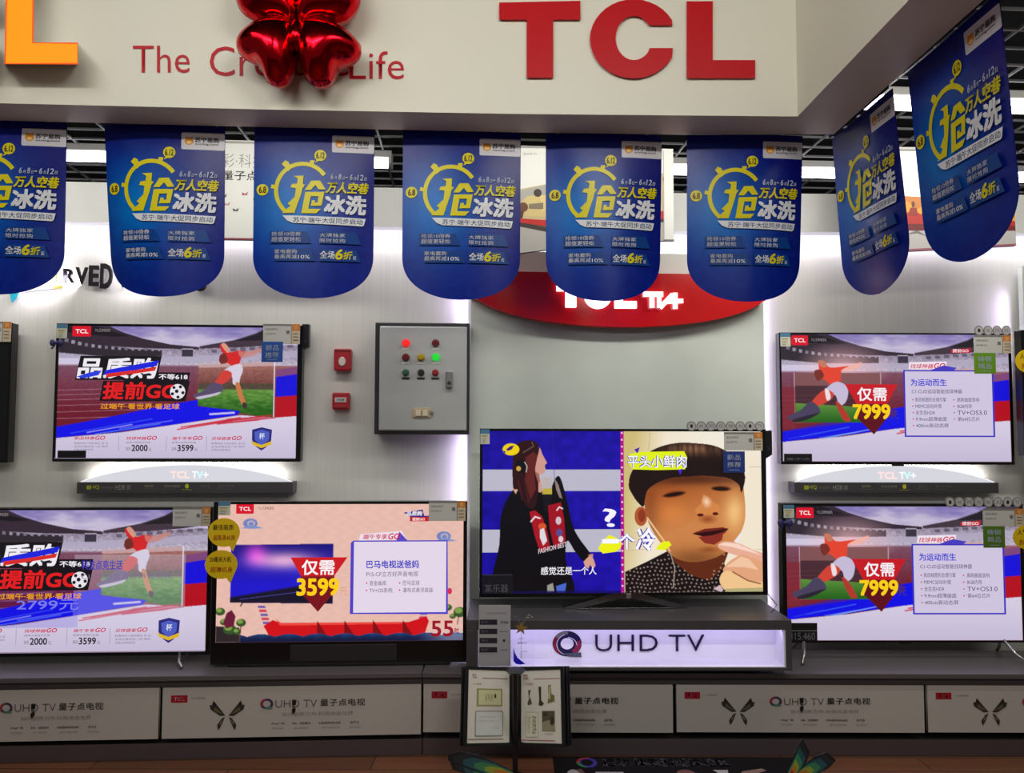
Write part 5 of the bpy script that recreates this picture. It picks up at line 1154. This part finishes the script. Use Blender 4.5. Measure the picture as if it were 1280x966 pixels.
def cabinet_print(wd, ht, key=True):
    A = Art(CF, wd, ht); A.slab((176, 168, 162), 0.016, (120, 114, 110))
    A.rect(212.5, 856, 233, 867.5, (150, 14, 34)); A.text('TCL', 216, 859, 229.5, 864.5, (206, 150, 156), bold=.04); A.text('TCL王牌电视', 237, 859, 255, 862.8, (120, 112, 106))
    D1, D2 = (46, 42, 38), (62, 56, 46)
    for s_ in (-1, 1):
        c = 282.5; f = lambda x: c + s_ * (x - c)
        A.poly([(f(284.5), 888.5), (f(290), 880), (f(299.5), 865), (f(301.5), 872), (f(304.5), 872), (f(303), 879), (f(297), 884), (f(291), 889)], D1); A.poly([(f(287), 886.5), (f(294), 879), (f(298), 875), (f(299), 880), (f(294), 884)], (92, 84, 60)); A.poly([(f(296), 871), (f(299.4), 866), (f(300), 873)], (30, 26, 28)); A.line if False else None
        A.poly([(f(285), 890.5), (f(289), 893), (f(294.5), 903), (f(293), 911), (f(291), 908), (f(288), 900)], D1); A.poly([(f(287.5), 894), (f(291), 899), (f(291.5), 904), (f(289), 900)], (110, 100, 92))
    A.arc(332, 871, 6.6, 0, 360, 3.2, (58, 44, 78), 26); A.arc(332, 871, 6.8, 150, 260, 2.6, (150, 40, 52), 10); A.arc(332, 871, 6.8, 40, 120, 2.6, (60, 110, 96), 8); A.poly([(331, 877), (339, 876.5), (339.5, 879), (333, 879.5)], (90, 120, 100))
    A.text('UHD TV', 343, 865.5, 395, 877, (78, 70, 64), bold=-.012); A.text('量子点电视', 399, 864.5, 456, 875.5, (84, 76, 70), bold=.01)
    A.text('2019创新力作·科技改善世界', 351, 884, 441, 890.5, (140, 132, 124))
    for x, t_, w_ in ((338, 'Wcg广色', 17), (365, 'Hr  HDR4', 22), (398, 'HARMAN/K', 28), (438, 'DTS', 10)): A.text(t_, x, 900, x + w_, 903.5, (92, 84, 78), bold=.02)
    for x, w_ in ((340, 13), (367, 18), (402, 22), (437, 14)): A.text('量子点高色域', x, 907.5, x + w_, 910, (130, 122, 114))
    return A
def cabinet(plane, x0, x1, y0, y1, lab, key=True):
    loc, wd, ht = plane.box(x0 + .8, y0, x1 - .8, y1, 0.0); ht = min(ht, CT_Z - .053 - loc.z); loc.z = max(loc.z, .071); t = thing('drawer_cabinet', lab, 'cabinet', (loc.x, loc.y, loc.z), plane.yaw, 'grey printed cabinets under the counter')
    boxo('carcass', DARK, t, -wd / 2 + .003, 0.018, 0.004, wd / 2 - .003, 0.30, ht - .004, 0.002)
    f = cabinet_print(wd, ht).build('drawer_front', PRINT, t); f.location = (0, 0.017, 0)
    x = (366 - 364.5) / 325 * wd; z = (923 - 869) / 79 * ht; bm = bmesh.new(); cyl(bm, (x, .001, z), (x, -.005, z), .008, n=16); lk = fin(bm, 'lock', SILVER, f); lk.location = (0, 0, 0)
    bm = bmesh.new(); cyl(bm, (x, -.005, z), (x, -.016, z), .002, n=8); box(bm, x - .008, -.02, z - .012, x + .009, -.014, z + .010, .002); k = fin(bm, 'key', BLACK, f); bm = bmesh.new(); tube(bm, [(x, -.017, z - .01), (x + .001, -.019, z - .02), (x - .001, -.018, z - .028)], .0018); prism(bm, [(x - .007, z - .028), (x + .008, z - .026), (x + .007, z - .040), (x - .002, z - .052), (x - .008, z - .042)], -.021, -.016); fin(bm, 'key_tag', BLACK, k)
cabinet(PLC, -122, 199, 850, 926.5, 'grey printed cabinet at the left picture edge under the counter'); cabinet(PLC, 202, 527, 848.5, 920.5, 'grey printed cabinet under the pink dragon boat screen')
cabinet(PRC, 528.5, 842, 847, 915.5, 'grey printed cabinet behind the catalogue stand'); cabinet(PRC, 845, 1156, 847.5, 915.5, 'grey printed cabinet right of the catalogue stand, below the lit niche end'); cabinet(PRC, 1159, 1475, 848, 915.8, 'grey printed cabinet at the right picture edge')

# ---- lit niche that carries the middle television
fr = (583, 769, 990, 838.5); loc, wd, ht = PNI.box(*fr); nz0 = loc.z = max(loc.z, CT_Z + .0005); ht = NZ - loc.z
ni = thing('lit_niche', 'charcoal plinth with an open lilac lit niche under the middle screen', 'display plinth', loc, PNI.yaw)
NB = mat('niche_charcoal', (66, 63, 66), .4); DP = 0.42; w2 = wd / 2; px_ = wd / 407
boxo('top_plate', NB, ni, -w2, 0, ht - .042, w2, DP, ht, .002); boxo('bottom_plate', NB, ni, -w2, 0, 0, w2, DP, .014, .002)
boxo('side_panel', NB, ni, -w2, 0, .014, -w2 + 14 * px_, DP, ht - .042, .002); boxo('side_panel', NB, ni, w2 - 7.5 * px_, 0, .014, w2, DP, ht - .042, .002)
NL = mat('niche_white_liner', (232, 228, 238), .35)
boxo('liner', NL, ni, -w2 + 14 * px_, .004, .0142, w2 - 7.5 * px_, .16, .018, .0005); boxo('liner', NL, ni, w2 - 9.5 * px_, .006, .018, w2 - 7.5 * px_, .16, ht - .043, .0005); boxo('liner', NL, ni, -w2 + 14 * px_, .006, .018, -w2 + 16 * px_, .16, ht - .043, .0005)
bpn = boxo('back_panel', NL, ni, -w2 + 14 * px_, .12, .018, w2 - 7.5 * px_, .135, ht - .042, .0005)
LFR = (597, 780, 983, 833); BZ = .004
lw = 386 * px_; A = Art(LFR, lw, ht - .058); BKP = (34, 26, 62)
s3 = 1.035; fx3 = lambda x: 790 + (x - 790) * s3
for t_, xa_, xb_ in (('UHD', 749, 827), ('TV', 841, 885)):
    A = Art(LFR, lw, ht - .058); A.text3(t_, fx3(xa_), 793, fx3(xb_), 817, BKP, .008, bold=-.01, space=1.05)
    q = A.build('word', SATIN, bpn); q.location = ((597 + 983) / 2 * px_ - (583 + 990) / 2 * px_, .12, BZ)
A = Art(LFR, lw, ht - .058); cx_, cy_ = fx3(714), 806.5
A.arc(cx_, cy_, 13.6, 0, 360, 10.4, (34, 30, 66), 40); A.z += .002
A.arc(cx_ - .5, cy_, 16, 120, 215, 4.5, (120, 34, 52), 16); A.arc(cx_ - .5, cy_, 16, 215, 275, 4.5, (110, 104, 96), 12); A.arc(cx_ + 1, cy_ + .5, 13.5, -20, 62, 7, (130, 40, 70), 14); A.arc(cx_ + 2, cy_ + 1, 15.4, 110, 250, 0.9, (210, 206, 230), 24); A.arc(cx_, cy_ + 3, 12.6, -85, -5, 0.9, (210, 206, 230), 14)
A.poly([(cx_ - 6, cy_ + 14), (cx_ + 18, cy_ + 12.5), (cx_ + 18.5, cy_ + 19.5), (cx_ + 2, cy_ + 19)], (74, 82, 96))
q = A.build('emblem', SATIN, bpn); q.location = ((597 + 983) / 2 * px_ - (583 + 990) / 2 * px_, .119, BZ); q['label'] = 'dark ring emblem with red and grey streaks'
c = loc + PNI.n * -0.03 + Vector((0, 0, ht - .05)); o = area('niche_light', c, wd * .94, 0.95, (0.66, 0.60, 1.0), size_y=0.03)
zq = (Vector((0, 0, .75)) - (-PNI.n) * .65).normalized(); xq = PNI.u; yq = zq.cross(xq)
o.matrix_world = Matrix(((xq.x, yq.x, zq.x, c.x), (xq.y, yq.y, zq.y, c.y), (xq.z, yq.z, zq.z, c.z), (0, 0, 0, 1)))

# ---- things standing by the niche
def sheet(A):
    A.text('规格参数说明', 608, 765, 632, 767.5, (110, 106, 106))
    for k in range(4): A.rect(599.5, 774 + k * 11.4, 621.5, 780.6 + k * 11.4, (40, 34, 46)); A.text('SPEC' if False else '量子点', 602, 775.8 + k * 11.4, 610, 778.8 + k * 11.4, (110, 104, 116))
    A.text('尺寸55', 625.5, 775.5, 635, 779, (60, 54, 60), bold=.03); A.rect(624, 788.2, 635.5, 788.8, (110, 104, 110)); A.ell(630, 800, 1.6, 1.8, (50, 44, 54), 10); A.text('分辨率', 625, 810.5, 634.5, 813, (110, 104, 110))
flat('spec_board', 'grey specification board with four black bars at the left end of the lit niche', 'board', PNI, (598.5, 756, 638.2, 832), 0.02, sheet, (160, 157, 160), th=0.004)
pl = PNI; loc, wd_, ht_ = pl.box(643, 774, 660, 793, 0.055); st = thing('star_ornament', 'small gold star on wire above the clear card in front of the niche', 'ornament', loc, pl.yaw)
bm = bmesh.new(); pts = []
for k in range(10): r = wd_ * (.5 if k % 2 == 0 else .2); a = math.radians(90 + 36 * k - 8); pts.append((r * math.cos(a), ht_ * .42 + r * math.sin(a)))
prism(bm, pts, -.004, .004); fin(bm, 'star', mat('gold_foil', (206, 170, 96), .25, metal=.8), st)
bm = bmesh.new(); z0 = -(loc.z - CT_Z - .25) if False else 0
for s_, b_ in ((0, .02), (1, -.018), (2, .03)): tube(bm, [(0, .003, ht_ * .5), (b_ * .6, .002, ht_ * .9), (b_, .004, ht_ * 1.15 + .006 * s_), (b_ * 1.7, .003, ht_ * 1.1)], .0009, 6)
tube(bm, [(0, .004, ht_ * .3), (.001, .004, -.05), (0, .004, -.1)], .0009, 6); fin(bm, 'wire', SILVER, st)
CLEAR = bpy.data.materials.new('clear_acrylic'); CLEAR.use_nodes = True; b_ = CLEAR.node_tree.nodes['Principled BSDF']; b_.inputs['Transmission Weight'].default_value = 1.0; b_.inputs['Roughness'].default_value = .03; b_.inputs['IOR'].default_value = 1.05; b_.inputs['Base Color'].default_value = (.97, .97, .99, 1)
loc, wd_, ht_ = pl.box(638.5, 790, 668, 832, 0.05); cc = thing('clear_card', 'clear card with a blue corner swoosh standing left of the ring emblem', 'card', loc, pl.yaw)
boxo('pane', CLEAR, cc, -wd_ / 2, .002, 0, wd_ / 2, .004, ht_, .0003)
A = Art((638.5, 790, 668, 832), wd_, ht_, .0); A.solid([(641.8, 809), (643.5, 816), (647, 822), (652, 826), (656.5, 829.5), (650, 830.5), (645, 829.5), (642, 826)], (34, 20, 210), .0, .001); A.text('温馨提示', 648, 797, 655, 799, (150, 146, 170)); A.text('QLED TV', 647, 802.5, 658, 805, (110, 104, 140), bold=.02); A.text('请勿触摸', 651, 813, 659, 815, (150, 146, 180)); A.build('print', PRINT, cc)

# ---- catalogue flip stand on the floor
q = atY(644, 936, 3.22); cs = thing('catalogue_stand', 'black flip stand holding framed catalogue pages in front of the cabinets', 'catalogue stand', (q.x, q.y, 0), 0)
bm = bmesh.new(); cyl(bm, (0, 0, 0.0), (0, 0, .012), .12, .11, 32); cyl(bm, (0, 0, .012), (0, 0, .05), .05, .035, 24); fin(bm, 'base', BLACK, cs)
TZ = atY(644, 838, 3.22).z; bm = bmesh.new(); cyl(bm, (0, 0, .05), (0, 0, TZ), .011, n=16); fin(bm, 'post', BLACK, cs)
bm = bmesh.new(); cyl(bm, (0, 0, TZ - .012), (0, 0, TZ), .028, .040, 28); cyl(bm, (0, 0, TZ), (0, 0, TZ + .008), .040, .028, 28); fin(bm, 'cap', BLACK, cs)
PF = (0, 0, 210, 297)
def page_l(A):
    A.text('TCL', 20, 20, 44, 36, (150, 60, 70), bold=.04); A.rect(72, 34, 200, 37, (130, 80, 84)); A.text('TCL荣誉', 26, 56, 66, 64, (130, 120, 90))
    A.rect(44, 78, 172, 150, (150, 146, 96)); A.rect(54, 84, 164, 144, (196, 194, 150)); A.text('证书', 86, 98, 108, 128, (130, 124, 84)); A.ell(136, 108, 5, 10, (70, 60, 44)); A.text('优秀', 112, 100, 124, 130, (140, 136, 100))
    A.rrect(38, 168, 176, 270, 6, (130, 132, 126)); A.rrect(42, 172, 172, 266, 5, (196, 198, 194)); A.text('荣誉证书获奖单位', 58, 190, 140, 197, (170, 170, 168)); A.text('中国电子信息行业', 50, 206, 150, 213, (176, 176, 172)); A.text('二〇一九年', 118, 234, 156, 240, (110, 112, 116)); A.rect(6, 279, 176, 282, (130, 96, 96))
def page_r(A):
    A.text('TCL', 12, 18, 40, 38, (150, 70, 76), bold=.04); A.rect(70, 36, 204, 39, (150, 80, 84)); A.text('TCL家电配件', 22, 54, 68, 62, (160, 80, 80))
    A.poly([(40, 84), (54, 82), (50, 96), (46, 110), (56, 124), (60, 140), (40, 146), (36, 136), (44, 120)], (84, 84, 66)); A.poly([(94, 70), (108, 70), (108, 126), (122, 138), (112, 148), (94, 146), (98, 120)], (60, 56, 40)); A.poly([(144, 66), (158, 62), (160, 100), (176, 106), (176, 130), (140, 138), (146, 110)], (112, 106, 56)); A.poly([(150, 70), (156, 68), (154, 120), (148, 120)], (196, 190, 150))
    A.rect(26, 172, 92, 274, (176, 174, 150)); A.rect(29, 175, 89, 271, (206, 204, 184)); A.text('说明', 36, 190, 52, 260, (150, 146, 110)); A.text('图解', 62, 186, 82, 262, (120, 116, 84))
    A.rect(112, 168, 176, 248, (84, 76, 56)); A.poly([(112, 214), (150, 204), (176, 220), (176, 248), (112, 248)], (138, 132, 106)); A.ell(162, 208, 10, 18, (56, 50, 36)); A.ell(130, 182, 12, 8, (60, 54, 40)); A.text('净水器配件', 124, 256, 168, 262, (150, 146, 130)); A.rect(4, 284, 176, 287, (150, 84, 84))
def leaf(ang, front, draw, side, z0, lift=0.0, nm='catalogue_page'):
    p = bpy.data.objects.new(nm, None); COL.objects.link(p); p.parent = cs; p.matrix_local = Matrix.Translation((side * .012, -.006, z0)) @ Matrix.Rotation(math.radians(-20), 4, 'X') @ Matrix.Rotation(math.radians(ang), 4, 'Z')
    wp, hp = .222, .298; s_ = side
    fr_ = bmesh.new(); xa, xb = (0, wp) if s_ > 0 else (-wp, 0)
    box(fr_, xa, -.004, 0, xb, .004, .012); box(fr_, xa, -.004, hp - .012, xb, .004, hp); box(fr_, xb - .014, -.004, .012, xb, .004, hp - .012); box(fr_, xa, -.004, .012, xa + .014, .004, hp - .012); box(fr_, xa + .014, .0, .012, xb - .014, .003, hp - .012); fin(fr_, 'page_frame', BLACK, p)
    A = Art(PF, wp - .026, hp - .022, .0); A.slab((206, 200, 188), .0006)
    if draw: draw(A)
    o = A.build('page_sheet', PRINT, p); o.location = ((xa + xb) / 2, 0, .011)
PZ = atY(644, 930, 3.22).z - .004
leaf(30, True, page_l, -1, PZ); leaf(20, True, None, -1, PZ + .001)
for i, a_ in enumerate((-34, -26, -18)): leaf(a_, True, page_r if i == 0 else None, 1, PZ + .002 * i)
bm = bmesh.new(); box(bm, -.03, -.07, .05, .07, -.03, .066, .004); q_ = fin(bm, 'label_holder', BLACK, cs)

# ---- floor mat and butterfly wing cut-outs
a = atZ(690, 938, 0.004); a = Vector((a.x, 3.505, 0.0)); MW, MD = 1.02, 1.0
mt_ = Art((690, 0, 1000, 288), 1.10, MD); mt_.slab((26, 24, 28), .004)
mt_.arc(731, 17, 10, 0, 360, 5, (70, 60, 160), 24, ry=12); mt_.arc(731, 17, 11, 180, 290, 4, (170, 50, 60), 10, ry=13); mt_.arc(731, 17, 11, 100, 180, 4, (50, 130, 80), 8, ry=13)
mt_.text('运动 体感游戏体验区', 750, 5, 905, 28, (170, 166, 186), bold=.012)
mt_.poly([(738, 44), (772, 44), (760, 100), (748, 100)], (170, 162, 170)); mt_.poly([(838, 40), (862, 48), (850, 110), (826, 110)], (160, 150, 156)); mt_.poly([(880, 38), (898, 38), (892, 62)], (180, 172, 180)); mt_.poly([(706, 44), (722, 36), (730, 60), (724, 110), (700, 110)], (110, 84, 86)); mt_.ell(712, 60, 9, 22, (176, 166, 170)); mt_.poly([(900, 70), (914, 42), (940, 34), (944, 40), (922, 52), (912, 100), (898, 110)], (140, 110, 104)); mt_.ell(846, 52, 12, 14, (120, 80, 78))
def mat_surf(x, y, h): return np.column_stack([x, y - MD, h])
mo = mt_.build('floor_mat', SATIN, surf=mat_surf); mo.location = (a.x + .55, a.y, 0); tag(mo, 'black floor mat printed with a grey line of characters in front of the cabinets', 'mat')
WM = attr_mat('printed_wing', .3)
def wing_cut(fr, pts_list, Y, yaw, lab):
    pl = Plane((fr[0] + fr[2]) / 2, Y, yaw); loc, wd_, ht_ = pl.box(*fr); loc.z = max(loc.z, .005); t = thing('butterfly_wing', lab, 'cut-out', loc, pl.yaw, 'colourful wing cut-outs on the floor')
    for k, (pts, cols) in enumerate(pts_list):
        P = Pic((min(p[0] for p in pts), min(p[1] for p in pts), max(p[0] for p in pts), max(p[1] for p in pts)), 2)
        A = Art(fr, wd_, ht_); n = len(pts)
        A.solid(pts, (26, 30, 34), 0.0 - k * .003, .003 - k * .003)
        cx_, cy_ = pts[0]
        for f0, f1, c in cols:
            A.poly([(cx_ + (x - cx_) * f1, cy_ + (y - cy_) * f1) for x, y in pts[1:]] + [(cx_ + (x - cx_) * f0, cy_ + (y - cy_) * f0) for x, y in pts[1:][::-1]], c)
        A.build('wing_panel', WM, t)
RAIN = ((.12, .28, (170, 44, 60)), (.28, .40, (190, 120, 50)), (.40, .52, (150, 160, 60)), (.52, .66, (60, 130, 90)), (.66, .8, (40, 84, 92)), (.8, .93, (34, 44, 50)))
wing_cut((975, 922, 1047, 976), [([(984, 976), (985, 958), (992, 945), (1003, 922), (1012, 940), (1008, 952), (996, 966)], RAIN), ([(988, 976), (1003, 958), (1018, 946), (1034, 940), (1045, 950), (1036, 960), (1016, 970)], RAIN)], 3.2, 0, 'rainbow butterfly wing cut-out on the floor right of the mat')
wing_cut((558, 938, 660, 977), [([(656, 976), (632, 958), (600, 944), (574, 939), (560, 942), (560, 950), (590, 962), (630, 974)], RAIN), ([(645, 976), (620, 968), (590, 958), (562, 952), (566, 962), (596, 972), (620, 976)], RAIN)], 3.05, 0, 'rainbow butterfly wing cut-out on the floor left of the mat')

# ---- loose black cable at the right side of the middle screen
bm = bmesh.new(); P_ = lambda x, y: PNI.hit(x, y, -.1)
q0 = P_(962, 744); pts = [P_(959, 741), P_(966, 750), P_(971, 756), P_(967, 762), P_(963, 766)]
tube(bm, [p - q0 for p in pts], .0022, 6); o = fin(bm, 'black_cable', BLACK, None, smooth=True); o.location = q0; tag(o, 'short black cable hanging at the right side of the middle screen', 'cable')

bpy.data.objects.remove(_to)
